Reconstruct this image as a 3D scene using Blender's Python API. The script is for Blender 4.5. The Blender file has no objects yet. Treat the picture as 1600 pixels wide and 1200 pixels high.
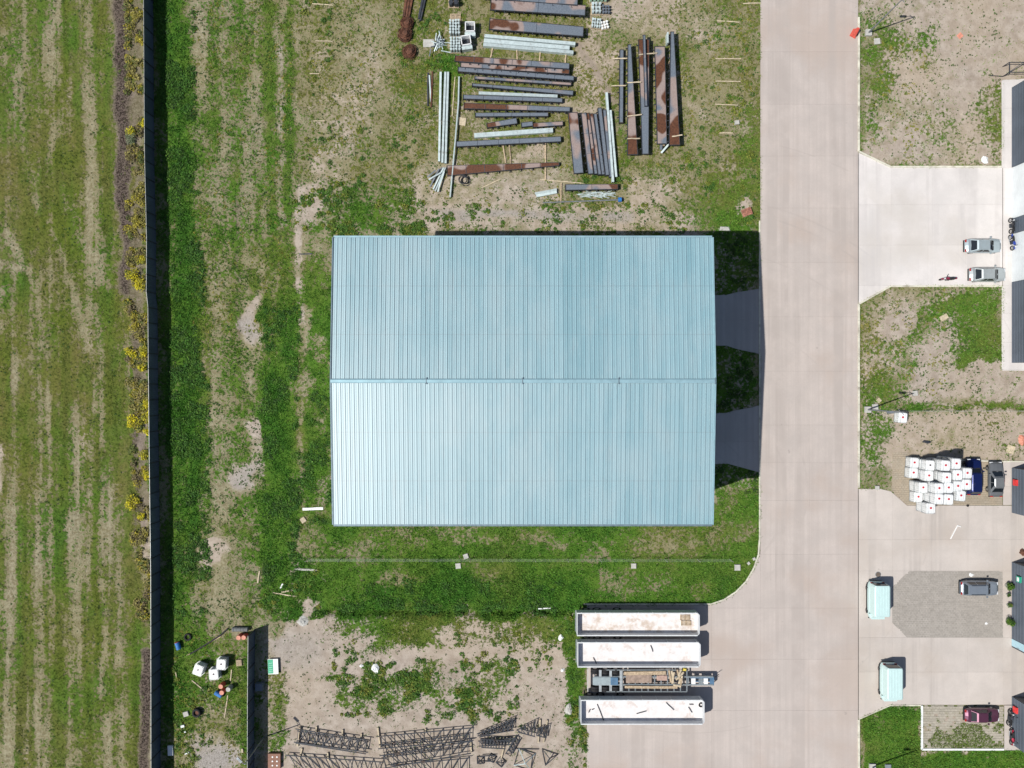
import bpy, math, random
import numpy as np
from mathutils import Vector

# ------------------------------------------------------------------ camera, sky, sun, exposure
scene = bpy.context.scene
CAM_H = 87.0
HFOV = math.radians(71.5)
cam_data = bpy.data.cameras.new('drone_camera')
cam_data.sensor_width = 36.0
cam_data.lens = 18.0 / math.tan(HFOV / 2)
cam_data.clip_start = 1.0
cam_data.clip_end = 6000.0
cam = bpy.data.objects.new('drone_camera', cam_data)
cam.location = (0, 0, CAM_H)
cam.rotation_euler = (0, 0, 0)
scene.collection.objects.link(cam)
scene.camera = cam

SUN_ELEV = math.radians(52.7)
to_sun = Vector((-0.942 * math.cos(SUN_ELEV), -0.335 * math.cos(SUN_ELEV), math.sin(SUN_ELEV)))
world = bpy.data.worlds.new('World')
scene.world = world
world.use_nodes = True
wn = world.node_tree.nodes
wl = world.node_tree.links
sky = wn.new('ShaderNodeTexSky')
sky.sky_type = 'NISHITA'
sky.sun_disc = False
sky.sun_elevation = SUN_ELEV
sky.sun_rotation = math.atan2(to_sun.x, to_sun.y)
sky.air_density = 1.0
sky.dust_density = 1.0
wl.new(sky.outputs[0], wn['Background'].inputs[0])
wn['Background'].inputs[1].default_value = 0.075

sun_data = bpy.data.lights.new('sun', 'SUN')
sun_data.energy = 4.7
sun_data.angle = math.radians(0.55)
sun_data.color = (1.0, 0.965, 0.90)
sun = bpy.data.objects.new('sun', sun_data)
sun.rotation_euler = (-to_sun).to_track_quat('-Z', 'Y').to_euler()
sun.location = (-40, -20, 80)
scene.collection.objects.link(sun)

scene.view_settings.view_transform = 'Standard'
scene.view_settings.look = 'None'
scene.view_settings.gamma = 1.0
scene.view_settings.exposure = 0.05
scene.view_settings.use_curve_mapping = False

# ------------------------------------------------------------------ helpers
random.seed(11)
rng = np.random.default_rng(11)
COL = scene.collection
S = 2 * CAM_H * math.tan(HFOV / 2) / 1600.0      # metres per photo pixel on the ground


def P(px, py, z=0.0):
    k = (1 - z / CAM_H) * S
    return Vector(((px - 800) * k, (600 - py) * k, z))


def tag(o, label=None, cat=None, group=None, kind=None):
    if label: o['label'] = label
    if cat: o['category'] = cat
    if group: o['group'] = group
    if kind: o['kind'] = kind
    return o


def thing(name, label, cat, loc=(0, 0, 0), rz=0.0, group=None):
    o = bpy.data.objects.new(name, None)
    o.empty_display_size = 0.3
    o.location = loc
    o.rotation_euler = (0, 0, rz)
    COL.objects.link(o)
    return tag(o, label, cat, group)


def obj(name, mesh, parent=None, loc=None, rz=None):
    o = bpy.data.objects.new(name, mesh)
    COL.objects.link(o)
    if parent is not None: o.parent = parent
    if loc is not None: o.location = loc
    if rz is not None: o.rotation_euler = (0, 0, rz)
    return o


def copy_tree(o, parent=None):
    c = o.copy()
    COL.objects.link(c)
    c.parent = parent
    for ch in list(o.children):
        copy_tree(ch, c)
    return c


class MB:
    """collects shapes into one mesh"""
    def __init__(self):
        self.v = []
        self.f = []

    def add(self, vs, fs):
        b = len(self.v)
        self.v.extend([tuple(v) for v in vs])
        self.f.extend([tuple(i + b for i in f) for f in fs])
        return self

    def box(self, c, s, rz=0.0):
        cx, cy, cz = c
        hx, hy, hz = s[0] / 2, s[1] / 2, s[2] / 2
        ca, sa = math.cos(rz), math.sin(rz)
        vs = []
        for z in (-hz, hz):
            for x, y in ((-hx, -hy), (hx, -hy), (hx, hy), (-hx, hy)):
                vs.append((cx + x * ca - y * sa, cy + x * sa + y * ca, cz + z))
        return self.add(vs, [(3, 2, 1, 0), (4, 5, 6, 7), (0, 1, 5, 4), (1, 2, 6, 5), (2, 3, 7, 6), (3, 0, 4, 7)])

    def bar(self, p0, p1, w, h=None, up=(0, 0, 1)):
        """rectangular bar between two points"""
        h = w if h is None else h
        p0, p1 = Vector(p0), Vector(p1)
        d = (p1 - p0).normalized()
        u = Vector(up)
        if abs(d.dot(u)) > 0.98: u = Vector((1, 0, 0))
        s = d.cross(u).normalized()
        t = s.cross(d).normalized()
        vs = []
        for p in (p0, p1):
            for a, b in ((-1, -1), (1, -1), (1, 1), (-1, 1)):
                vs.append(p + s * (a * w / 2) + t * (b * h / 2))
        return self.add(vs, [(0, 1, 2, 3), (7, 6, 5, 4), (0, 4, 5, 1), (1, 5, 6, 2), (2, 6, 7, 3), (3, 7, 4, 0)])

    def cyl(self, p0, p1, r0, r1=None, n=10, caps=True):
        r1 = r0 if r1 is None else r1
        p0, p1 = Vector(p0), Vector(p1)
        d = (p1 - p0).normalized()
        u = Vector((0, 0, 1)) if abs(d.z) < 0.95 else Vector((1, 0, 0))
        s = d.cross(u).normalized()
        t = d.cross(s).normalized()
        vs = []
        for p, r in ((p0, r0), (p1, r1)):
            for i in range(n):
                a = 2 * math.pi * i / n
                vs.append(p + s * (r * math.cos(a)) + t * (r * math.sin(a)))
        fs = [(i, (i + 1) % n, n + (i + 1) % n, n + i) for i in range(n)]
        if caps:
            fs.append(tuple(range(n - 1, -1, -1)))
            fs.append(tuple(range(n, 2 * n)))
        return self.add(vs, fs)

    def tube(self, pts, r, n=6):
        for a, b in zip(pts[:-1], pts[1:]):
            self.cyl(a, b, r, r, n)
        return self

    def prism(self, pts, z0, z1):
        n = len(pts)
        ar = sum(pts[i][0] * pts[(i + 1) % n][1] - pts[(i + 1) % n][0] * pts[i][1] for i in range(n))
        if ar < 0: pts = pts[::-1]
        vs = [(p[0], p[1], z0) for p in pts] + [(p[0], p[1], z1) for p in pts]
        fs = [tuple(range(n - 1, -1, -1)), tuple(range(n, 2 * n))]
        fs += [(i, (i + 1) % n, n + (i + 1) % n, n + i) for i in range(n)]
        return self.add(vs, fs)

    def rings(self, rings, close=True, cap=True):
        """loft closed rings of equal count"""
        n = len(rings[0])
        vs = [v for r in rings for v in r]
        fs = []
        for k in range(len(rings) - 1):
            for i in range(n):
                j = (i + 1) % n
                fs.append((k * n + i, k * n + j, (k + 1) * n + j, (k + 1) * n + i))
        if cap:
            fs.append(tuple(range(n - 1, -1, -1)))
            m = (len(rings) - 1) * n
            fs.append(tuple(range(m, m + n)))
        return self.add(vs, fs)

    def torus(self, c, R, r, axis='y', n=18, m=8):
        vs, fs = [], []
        for i in range(n):
            a = 2 * math.pi * i / n
            for j in range(m):
                b = 2 * math.pi * j / m
                q = R + r * math.cos(b)
                h = r * math.sin(b)
                if axis == 'y': v = (q * math.cos(a), h, q * math.sin(a))
                elif axis == 'x': v = (h, q * math.cos(a), q * math.sin(a))
                else: v = (q * math.cos(a), q * math.sin(a), h)
                vs.append((c[0] + v[0], c[1] + v[1], c[2] + v[2]))
        for i in range(n):
            for j in range(m):
                fs.append((i * m + j, ((i + 1) % n) * m + j, ((i + 1) % n) * m + (j + 1) % m, i * m + (j + 1) % m))
        return self.add(vs, fs)

    def mesh(self, name, mat, smooth=False):
        me = bpy.data.meshes.new(name)
        me.from_pydata(self.v, [], self.f)
        me.materials.append(mat)
        if smooth:
            me.polygons.foreach_set('use_smooth', [True] * len(me.polygons))
        me.update()
        return me

    def build(self, name, mat, parent=None, loc=None, rz=None, smooth=False):
        return obj(name, self.mesh(name, mat, smooth), parent, loc, rz)


def np_mesh(name, verts, faces_flat, nper, mat, colors=None):
    """fast mesh from numpy arrays, all faces with nper corners; colors per vertex"""
    me = bpy.data.meshes.new(name)
    nv = len(verts)
    nf = len(faces_flat) // nper
    me.vertices.add(nv)
    me.vertices.foreach_set('co', verts.astype(np.float32).ravel())
    me.loops.add(nf * nper)
    me.loops.foreach_set('vertex_index', faces_flat.astype(np.int32))
    me.polygons.add(nf)
    me.polygons.foreach_set('loop_start', np.arange(0, nf * nper, nper, dtype=np.int32))
    me.update(calc_edges=True)
    if colors is not None:
        for cname, c in colors.items():
            at = me.color_attributes.new(cname, 'FLOAT_COLOR', 'POINT')
            at.data.foreach_set('color', np.concatenate([c, np.ones((nv, 1))], 1).astype(np.float32).ravel())
    me.materials.append(mat)
    me.validate()
    return me


# ------------------------------------------------------------------ noise (numpy)
def _hash(ix, iy, seed):
    n = (ix.astype(np.int64) * 374761393 + iy.astype(np.int64) * 668265263 + seed * 974711) & 0x7fffffff
    n = ((n ^ (n >> 13)) * 1274126177) & 0x7fffffff
    n = n ^ (n >> 16)
    return (n & 0xffff) / 65535.0


def vnoise(x, y, seed=0):
    ix, iy = np.floor(x), np.floor(y)
    fx, fy = x - ix, y - iy
    fx = fx * fx * (3 - 2 * fx)
    fy = fy * fy * (3 - 2 * fy)
    a = _hash(ix, iy, seed); b = _hash(ix + 1, iy, seed)
    c = _hash(ix, iy + 1, seed); d = _hash(ix + 1, iy + 1, seed)
    return (a + (b - a) * fx) * (1 - fy) + (c + (d - c) * fx) * fy


def fbm(x, y, seed=0, oct=4):
    t, amp, tot = 0, 1.0, 0
    for o in range(oct):
        t = t + amp * vnoise(x * 2 ** o + 17.3 * o, y * 2 ** o - 9.1 * o, seed + o)
        tot += amp
        amp *= 0.55
    return t / tot


def sstep(a, b, x):
    t = np.clip((x - a) / (b - a), 0, 1)
    return t * t * (3 - 2 * t)


def in_poly(x, y, pts):
    ins = np.zeros(x.shape, bool)
    n = len(pts)
    for i in range(n):
        x0, y0 = pts[i]; x1, y1 = pts[(i + 1) % n]
        if y0 == y1: continue
        c = ((y0 > y) != (y1 > y)) & (x < (x1 - x0) * (y - y0) / (y1 - y0) + x0)
        ins ^= c
    return ins


# ------------------------------------------------------------------ materials
def nt_new(name):
    m = bpy.data.materials.new(name)
    m.use_nodes = True
    nt = m.node_tree
    return m, nt, nt.nodes, nt.links, nt.nodes['Principled BSDF']


def N(nodes, t, **kw):
    n = nodes.new(t)
    for k, v in kw.items(): setattr(n, k, v)
    return n


def math_node(nt, op, a, b=None, clamp=False):
    n = nt.nodes.new('ShaderNodeMath')
    n.operation = op
    n.use_clamp = clamp
    for i, v in enumerate((a, b)):
        if v is None: continue
        if isinstance(v, (int, float)): n.inputs[i].default_value = v
        else: nt.links.new(v, n.inputs[i])
    return n.outputs[0]


def mix_col(nt, fac, a, b, mode='MIX'):
    n = nt.nodes.new('ShaderNodeMix')
    n.data_type = 'RGBA'
    n.blend_type = mode
    for sock, v in ((n.inputs[0], fac), (n.inputs[6], a), (n.inputs[7], b)):
        if isinstance(v, (int, float)): sock.default_value = v
        elif isinstance(v, (tuple, list)): sock.default_value = (*v[:3], 1)
        else: nt.links.new(v, sock)
    return n.outputs[2]


def noise(nt, scale, detail=4, rough=0.55, coord='Object', vec=None, stretch=None, seed=0.0, dims='3D'):
    if vec is None:
        tc = nt.nodes.new('ShaderNodeTexCoord')
        vec = tc.outputs[coord]
    if stretch or seed:
        mp = nt.nodes.new('ShaderNodeMapping')
        nt.links.new(vec, mp.inputs[0])
        if stretch: mp.inputs[3].default_value = stretch
        mp.inputs[1].default_value = (seed, seed * 0.7, seed * 0.3)
        vec = mp.outputs[0]
    n = nt.nodes.new('ShaderNodeTexNoise')
    n.inputs['Scale'].default_value = scale
    n.inputs['Detail'].default_value = detail
    n.inputs['Roughness'].default_value = rough
    nt.links.new(vec, n.inputs['Vector'])
    return n.outputs['Fac']


def maprange(nt, v, a, b, c=0.0, d=1.0, smooth=True):
    n = nt.nodes.new('ShaderNodeMapRange')
    if smooth: n.interpolation_type = 'SMOOTHSTEP'
    nt.links.new(v, n.inputs[0])
    for i, x in zip((1, 2, 3, 4), (a, b, c, d)): n.inputs[i].default_value = x
    return n.outputs[0]


_mats = {}


def mat(name, col, rough=0.6, metal=0.0, var=0.18, scale=3.0, dirt=None, dirt_amt=0.0, bump=0.0,
        rand=0.0, spec=0.4, coat=0.0, coord='Object', stretch=None, emit=None):
    if name in _mats: return _mats[name]
    m, nt, nodes, links, bs = nt_new(name)
    n1 = noise(nt, scale, 5, 0.6, coord, stretch=stretch)
    dark = tuple(c * (1 - var) for c in col)
    light = tuple(min(1, c * (1 + var)) for c in col)
    c = mix_col(nt, maprange(nt, n1, 0.3, 0.7), dark, light)
    if rand:
        oi = nodes.new('ShaderNodeObjectInfo')
        hv = nodes.new('ShaderNodeHueSaturation')
        links.new(c, hv.inputs['Color'])
        links.new(math_node(nt, 'MULTIPLY_ADD', oi.outputs['Random'], rand), hv.inputs['Value'])
        hv.inputs['Value'].links[0].from_node.inputs[2].default_value = 1 - rand / 2
        c = hv.outputs[0]
    if dirt:
        n2 = noise(nt, scale * 0.45, 6, 0.65, coord, stretch=stretch, seed=4.2)
        c = mix_col(nt, maprange(nt, n2, 0.62 - 0.3 * dirt_amt, 0.78 - 0.22 * dirt_amt), c, dirt)
    links.new(c, bs.inputs['Base Color'])
    bs.inputs['Roughness'].default_value = rough
    bs.inputs['Metallic'].default_value = metal
    bs.inputs['Specular IOR Level'].default_value = spec
    if coat:
        bs.inputs['Coat Weight'].default_value = coat
        bs.inputs['Coat Roughness'].default_value = 0.08
    if bump:
        b = nodes.new('ShaderNodeBump')
        b.inputs['Strength'].default_value = 1.0
        b.inputs['Distance'].default_value = bump
        links.new(n1, b.inputs['Height'])
        links.new(b.outputs[0], bs.inputs['Normal'])
    _mats[name] = m
    return m


def leaf_mat(name):
    if name in _mats: return _mats[name]
    m, nt, nodes, links, bs = nt_new(name)
    at = nodes.new('ShaderNodeAttribute')
    at.attribute_name = 'tint'
    links.new(at.outputs['Color'], bs.inputs['Base Color'])
    bs.inputs['Roughness'].default_value = 0.7
    bs.inputs['Specular IOR Level'].default_value = 0.2
    _mats[name] = m
    return m


M_FOL = leaf_mat('foliage')
M_WHITE = mat('white_paint', (0.78, 0.79, 0.79), 0.45, var=0.05)
M_BLACK = mat('black_plastic', (0.02, 0.02, 0.022), 0.6)
M_RUBBER = mat('tyre_rubber', (0.018, 0.018, 0.02), 0.85)
M_RIM = mat('wheel_alloy', (0.45, 0.46, 0.48), 0.35, metal=0.8)
M_GLASS = mat('dark_glass', (0.012, 0.016, 0.02), 0.06, spec=0.8, var=0.05)
M_GALV = mat('galvanised_steel', (0.50, 0.585, 0.59), 0.5, metal=0.15, var=0.12, rand=0.3, dirt=(0.30, 0.30, 0.28), dirt_amt=0.2)
M_WOOD = mat('weathered_timber', (0.40, 0.31, 0.21), 0.85, var=0.3, scale=6, rand=0.4)
M_PALE_WOOD = mat('pale_timber', (0.50, 0.42, 0.30), 0.8, var=0.2, scale=6, rand=0.25)
M_DARKSTEEL = mat('dark_primer_steel', (0.045, 0.052, 0.065), 0.55, metal=0.2, var=0.3, dirt=(0.10, 0.06, 0.04), dirt_amt=0.3)
M_GREYSTEEL = mat('grey_primer_steel', (0.14, 0.165, 0.20), 0.5, metal=0.15, var=0.15)
M_RUST = mat('rusty_steel', (0.13, 0.055, 0.032), 0.8, var=0.4, dirt=(0.05, 0.025, 0.018), dirt_amt=0.5)
M_CONC_BLOCK = mat('concrete_block', (0.45, 0.44, 0.41), 0.9, var=0.12, dirt=(0.33, 0.31, 0.28), dirt_amt=0.4)
M_KERB = mat('kerb_concrete', (0.62, 0.60, 0.50), 0.9, var=0.14, scale=1.5, dirt=(0.36, 0.33, 0.27), dirt_amt=0.5)
M_RED = mat('red_plastic', (0.62, 0.10, 0.07), 0.5, rand=0.2)
M_BLUE = mat('blue_plastic', (0.03, 0.16, 0.45), 0.45)

# ------------------------------------------------------------------ areas in photo pixels at ground level
ROAD = [(1188, -420), (1340.5, -420), (1340.5, 1620), (917, 1620), (917, 945), (1112, 945), (1131, 938), (1150, 926),
        (1167, 909), (1179, 888), (1186, 866), (1188, 840)]
NORTH_DRIVE = [(1341.5, 239), (1392, 262), (1566, 262), (1566, 446), (1392, 446), (1341.5, 474)]
WALK_A = [(1567, 125), (1582, 125), (1640, 120), (1640, 578), (1567, 578)]
SOUTH_APRON = [(1341.5, 764), (1376, 764), (1392, 768), (1417, 790), (1566, 790), (1640, 790), (1640, 1101), (1390, 1101), (1341.5, 1123)]
WALK_B = [(1567, 722), (1640, 722), (1640, 789), (1567, 789)]
WALK_C = [(1569, 1102), (1640, 1102), (1640, 1172), (1569, 1172)]
PAVE_1 = [(1394, 706), (1566, 720), (1566, 789.5), (1418, 789.5), (1394, 767)]
PAVE_2 = [(1394, 917), (1420, 892), (1566, 892), (1567, 996), (1417, 996), (1394, 973)]
PAVE_3 = [(1442, 1102), (1568, 1102), (1568, 1169), (1442, 1169)]
DRIVE_1 = [(1080, 462), (1134, 461), (1150, 457), (1187, 451), (1187, 553), (1177, 551), (1150, 545), (1135, 540), (1080, 540)]
DRIVE_2 = [(1080, 648), (1135, 645), (1150, 641), (1177, 636), (1187, 633), (1187, 738), (1150, 728), (1135, 724), (1080, 727)]
HARD = [ROAD, NORTH_DRIVE, WALK_A, SOUTH_APRON, WALK_B, WALK_C, PAVE_2, DRIVE_1, DRIVE_2]

# ------------------------------------------------------------------ ground cover fields (what grows where)
RES = 0.27
GX = np.arange(-76, 76.01, RES)
GY = np.arange(-58, 58.01, RES)
gx, gy = np.meshgrid(GX, GY)
px = gx / S + 800
py = 600 - gy / S
w1 = fbm(gx * 0.35, gy * 0.35, 3, 4) - 0.5
w2 = fbm(gx * 0.35, gy * 0.35, 23, 4) - 0.5
u1 = fbm(gx * 0.10, gy * 0.10, 103, 3) - 0.5
u2 = fbm(gx * 0.10, gy * 0.10, 123, 3) - 0.5
wx = px + w1 * 40 + u1 * 30
wy = py + w2 * 40 + u2 * 30
patchy = sstep(0.22, 0.62, fbm(gx * 0.55, gy * 0.22, 143, 4))
F = {k: np.zeros_like(gx) for k in 'glbomr'}   # green, lush, bare soil, olive/yellow, mulch, grey gravel
F['g'] += 0.40; F['l'] += 0.25; F['b'] += 0.35; F['o'] += 0.4


def apply(w, **kv):
    for k, v in kv.items():
        F[k] = F[k] * (1 - w) + v * w


def rect(x0, y0, x1, y1, soft=10, amt=1.0, **kv):
    w = sstep(x0 - soft, x0 + soft, wx) * sstep(x1 + soft, x1 - soft, wx) * sstep(y0 - soft, y0 + soft, wy) * sstep(y1 + soft, y1 - soft, wy)
    apply(w * amt, **kv)


def hardrect(x0, y0, x1, y1, **kv):
    w = ((px > x0) & (px < x1) & (py > y0) & (py < y1)).astype(float)
    apply(w, **kv)


def blob(cx, cy, rx, ry, amt=1.0, soft=0.65, rot=0.0, **kv):
    dx, dy = wx - cx, wy - cy
    c, s_ = math.cos(rot), math.sin(rot)
    d = np.sqrt(((dx * c + dy * s_) / rx) ** 2 + ((-dx * s_ + dy * c) / ry) ** 2)
    apply(sstep(1 + soft, 1 - soft, d) * amt, **kv)


def stroke(pts, width, amt=1.0, soft=0.5, warp=0.3, floor_=0.3, rag=0.9, **kv):
    qx = px + w1 * 34 * warp
    qy = py + w2 * 34 * warp
    d = np.full(px.shape, 1e9)
    for (x0, y0), (x1, y1) in zip(pts[:-1], pts[1:]):
        vx, vy = x1 - x0, y1 - y0
        t = np.clip(((qx - x0) * vx + (qy - y0) * vy) / (vx * vx + vy * vy), 0, 1)
        d = np.minimum(d, np.hypot(qx - x0 - t * vx, qy - y0 - t * vy))
    h = width / 2
    d = d + w2 * width * rag
    apply(sstep(h * (1.15 + soft), h * (0.95 - soft), d) * amt * (floor_ + (1 - floor_) * patchy), **kv)


STRAW = dict(g=0.27, b=0.25, l=0.2, o=0.5)
PALE = dict(g=0.34, b=0.12, l=0.2, o=0.3)
GREEN = dict(g=0.85, l=0.45, o=0.35, b=0.3)
LUSH = dict(g=1.0, l=0.85, o=0.1, b=0.3)
OLIVE = dict(g=0.55, l=0.25, o=0.9, b=0.2)
DIRT = dict(g=0.04, b=1.0, o=0.3, l=0.2)
# --- the field beyond the fence
rect(-200, -200, 232, 1400, 4, g=0.74, l=0.36, o=0.80, b=0.2)
for p_, wd in (([(39, -60), (38, 0), (30, 100), (27, 145), (36, 225), (52, 300), (60, 330)], 13),
               ([(85, -60), (86, 0), (77, 60), (80, 130)], 17), ([(104, 160), (92, 200), (78, 235), (66, 280)], 14),
               ([(143, -60), (142, 0), (138, 50), (145, 150), (146, 220), (150, 300)], 15),
               ([(98, 295), (112, 340), (128, 385), (150, 400)], 13), ([(151, 300), (157, 360), (159, 440)], 17),
               ([(75, 345), (98, 400), (112, 450), (122, 480), (136, 545)], 9), ([(12, 365), (34, 408), (48, 432), (58, 470)], 10),
               ([(-20, 412), (46, 422)], 12), ([(52, 480), (58, 540), (64, 620), (67, 700)], 17), ([(150, 480), (157, 560), (160, 640), (162, 700)], 10),
               ([(8, 455), (12, 520)], 15), ([(22, 560), (20, 700), (18, 900), (12, 1000)], 20), ([(66, 700), (68, 900), (66, 1080), (68, 1260)], 21),
               ([(112, 640), (114, 800), (114, 1000), (115, 1260)], 18), ([(76, 600), (78, 760)], 5),
               ([(160, 720), (166, 800), (168, 870)], 15), ([(150, 600), (150, 640)], 6), ([(160, 910), (160, 1010), (155, 1090)], 10),
               ([(184, 865), (187, 930), (183, 1040)], 10), ([(168, 1120), (164, 1260)], 16), ([(188, 1090), (190, 1200)], 8),
               ([(10, 940), (15, 1060), (10, 1180)], 24)):
    stroke(p_, wd * 1.15, 0.95, 0.93, 0.2, 0.55, 0.8, g=0.34, b=0.12, l=0.3, o=0.5)
for p_, wd in (([(92, 630), (92, 800), (92, 1000), (93, 1260)], 17), ([(42, 600), (44, 760), (46, 900)], 12), ([(20, -60), (16, 60), (14, 140)], 18),
               ([(62, -60), (58, 100), (55, 200)], 18), ([(120, 20), (115, 100), (118, 180)], 16), ([(170, 60), (168, 160), (175, 260), (176, 380)], 16),
               ([(36, 430), (40, 460)], 14), ([(210, 860), (216, 960), (212, 1060), (214, 1260)], 12), ([(95, 560), (100, 620)], 10),
               ([(165, 460), (172, 520), (180, 600), (178, 700)], 12), ([(130, 930), (140, 990)], 16)):
    stroke(p_, wd, 0.7, 0.6, 0.4, g=0.95, l=0.5, o=0.55, b=0.2)
for p_, wd in (([(134, 660), (136, 760), (132, 900)], 16), ([(42, 700), (44, 900), (40, 1200)], 14), ([(120, 260), (128, 320)], 16), ([(178, 760), (182, 850)], 16),
               ([(205, 900), (200, 1000)], 10), ([(135, 480), (140, 560)], 12), ([(100, 130), (112, 240)], 14), ([(60, 700), (58, 860)], 6)):
    stroke(p_, wd, 0.7, 0.6, 0.5, g=0.45, l=0.15, o=1.0, b=0.45)
stroke([(2, 700), (2, 770)], 14, **DIRT)
# --- mulch strip and its gaps
stroke([(190, -60), (189, 60), (194, 140), (198, 230), (192, 310), (204, 390), (196, 450)], 24, 1.0, 0.35, 0.4, 0.95, g=0.03, b=0.6, m=1.0)
stroke([(215, -60), (212, 80), (214, 180), (218, 300), (212, 420), (214, 520), (219, 640), (222, 760), (226, 840)], 17, 0.95, 0.4, 0.4, 0.85, g=0.2, b=0.5, o=1.0, m=0.55)
stroke([(207, 520), (213, 620), (214, 700), (214, 790), (212, 860)], 8, 0.8, 0.5, 0.6, g=0.3, m=0.9, b=0.5)
stroke([(228, 1020), (229, 1100), (225, 1190), (224, 1260)], 15, 1, 0.4, 0.3, 0.95, g=0.05, b=0.5, m=1.0)
stroke([(222, 620), (224, 700)], 10, 0.8, **DIRT)
stroke([(224, 815), (230, 870)], 12, 0.9, **DIRT)
# --- between the fence and the warehouse
rect(236, -100, 470, 980, 3, g=0.60, l=0.38, o=0.4, b=0.25)
stroke([(262, -60), (266, 80), (275, 200), (278, 320), (285, 450), (280, 600), (292, 720), (288, 900), (284, 960)], 48, 1.0, 0.35, 0.55, **LUSH)
stroke([(275, 380), (288, 440), (284, 560), (282, 600), (296, 720)], 44, 0.8, 0.5, 0.6, g=1.0, l=1.0, o=0.0)
stroke([(306, 0), (312, 60), (320, 140), (330, 300), (326, 440), (332, 520)], 26, 0.75, 0.7, 0.8, g=0.30, b=0.35, o=0.5)
stroke([(365, -60), (366, 60), (370, 200), (368, 320), (372, 440), (374, 520)], 18, 0.9, 0.5, 0.3, g=0.75, l=0.35, o=0.3)
stroke([(370, 310), (368, 380), (372, 440), (374, 530)], 8, 0.6, 0.5, 0.5, g=0.3, m=0.8, l=0.7)
stroke([(350, 20), (346, 200), (340, 330)], 12, 0.6, 0.6, 0.6, **PALE)
stroke([(390, -60), (394, 60), (396, 250), (402, 400), (394, 480)], 20, 0.8, 0.6, 0.4, g=0.30, b=0.35)
stroke([(418, -60), (420, 100), (424, 250), (428, 420)], 12, 0.8, 0.6, 0.4, **GREEN)
stroke([(434, 40), (438, 150), (441, 260), (440, 345)], 9, 0.7, 0.9, 0.6, g=0.22, r=0.8, b=0.6)
stroke([(452, -60), (454, 80), (452, 240), (450, 330)], 11, 0.8, 0.6, 0.5, **GREEN)
stroke([(470, -60), (472, 120), (470, 250), (470, 420), (466, 520)], 20, 0.85, 0.5, 0.5, **STRAW)
stroke([(500, -40), (498, 120), (502, 220)], 26, 0.9, 0.5, 0.4, **DIRT)
stroke([(466, 330), (465, 420), (467, 500)], 10, 0.9, 0.5, 0.4, **DIRT)
stroke([(440, 480), (438, 600), (440, 720), (436, 850), (440, 930)], 52, 0.95, 0.45, 0.6, g=1.0, l=0.75, o=0.2)
stroke([(436, 620), (440, 720), (432, 860)], 34, 0.8, 0.5, 0.8, g=1.0, l=1.0, o=0.0)
stroke([(500, 420), (502, 560), (498, 700), (500, 830)], 40, 1.0, 0.35, 0.4, g=0.97, l=0.65, o=0.25)
stroke([(480, 400), (484, 430)], 26, 0.8, g=0.5, l=0.3, o=0.5)
stroke([(471, 640), (473, 730)], 9, 0.8, 0.5, 0.4, **STRAW)
stroke([(468, 500), (470, 640)], 8, 0.7, 0.5, 0.4, g=0.5, o=0.9)
stroke([(340, 520), (336, 600), (345, 700), (350, 800)], 40, 0.8, 0.6, 0.8, g=0.46, b=0.25, o=0.5, l=0.4)
stroke([(330, 520), (332, 640), (318, 740), (322, 830)], 14, 0.6, 0.5, 0.8, **STRAW)
stroke([(362, 520), (365, 620), (366, 700)], 18, 0.6, 0.6, 0.8, g=0.6, l=0.4, o=0.4)
stroke([(396, 540), (400, 620), (394, 700)], 18, 0.8, 0.5, 0.8, g=0.25, b=0.6)
blob(394, 502, 15, 27, b=1.0, g=0.02, r=0.7); blob(391, 658, 13, 10, **DIRT); blob(376, 742, 15, 26, rot=0.35, b=1.0, g=0.03, r=0.6)
blob(335, 870, 46, 38, 0.7, **STRAW); blob(338, 868, 24, 18, **DIRT); blob(396, 440, 14, 22, **GREEN)
blob(350, 915, 50, 30, 0.8, **STRAW)
blob(400, 470, 10, 16, **DIRT)
# --- storage yard north of the warehouse
rect(478, -100, 1186, 362, 8, g=0.50, l=0.28, o=0.78, b=0.4)
blob(560, 60, 40, 60, 0.7, **STRAW); blob(570, 140, 50, 50, 0.7, g=0.2, b=0.7); blob(610, 210, 50, 50, 0.6, g=0.5, o=1.0, l=0.2)
blob(560, 250, 60, 30, 0.5, g=0.5, o=0.7); blob(520, 230, 30, 50, 0.5, g=0.25, b=0.7)
rect(470, 280, 660, 366, 14, 0.9, g=0.55, l=0.6, o=0.35, b=0.45)
blob(490, 320, 16, 30, 0.8, **DIRT); blob(560, 340, 40, 20, 0.6, g=0.8, l=0.6, o=0.6)
rect(660, 325, 1090, 362, 8, 0.9, g=0.28, b=0.8, o=0.6)
stroke([(690, 334), (800, 336), (880, 338), (980, 338)], 14, 0.85, 0.5, 0.5, g=0.12, b=0.8, r=0.9)
rect(655, 260, 880, 322, 10, 0.9, g=0.22, b=0.6, o=0.6)
rect(670, 0, 960, 250, 12, 0.7, g=0.58, l=0.15, o=0.95, b=0.4)
blob(800, 90, 60, 12, 0.6, g=0.2, b=0.6); blob(820, 246, 40, 14, 0.8, g=0.1, b=0.8)
blob(930, 100, 26, 60, 0.8, g=0.3, o=1.0, b=0.9); blob(900, 165, 40, 14, 0.8, g=0.15, b=0.7)
stroke([(905, 70), (940, 130), (962, 155)], 9, 0.8, 0.5, 0.3, g=0.1, b=0.9, m=0.35)
stroke([(918, 88), (944, 128)], 5, 0.8, 0.5, 0.3, g=0.05, b=0.9, m=0.4)
blob(1005, 20, 60, 34, 0.8, g=0.18, b=0.7); blob(1010, 300, 50, 34, 0.85, g=0.13, b=0.7)
rect(1070, -60, 1186, 240, 14, 0.8, g=0.42, l=0.15, o=0.95, b=0.35)
blob(1095, 120, 30, 120, 0.6, g=0.2, b=0.5); blob(1110, 30, 50, 20, 0.5, g=0.3, b=0.4)
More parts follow.
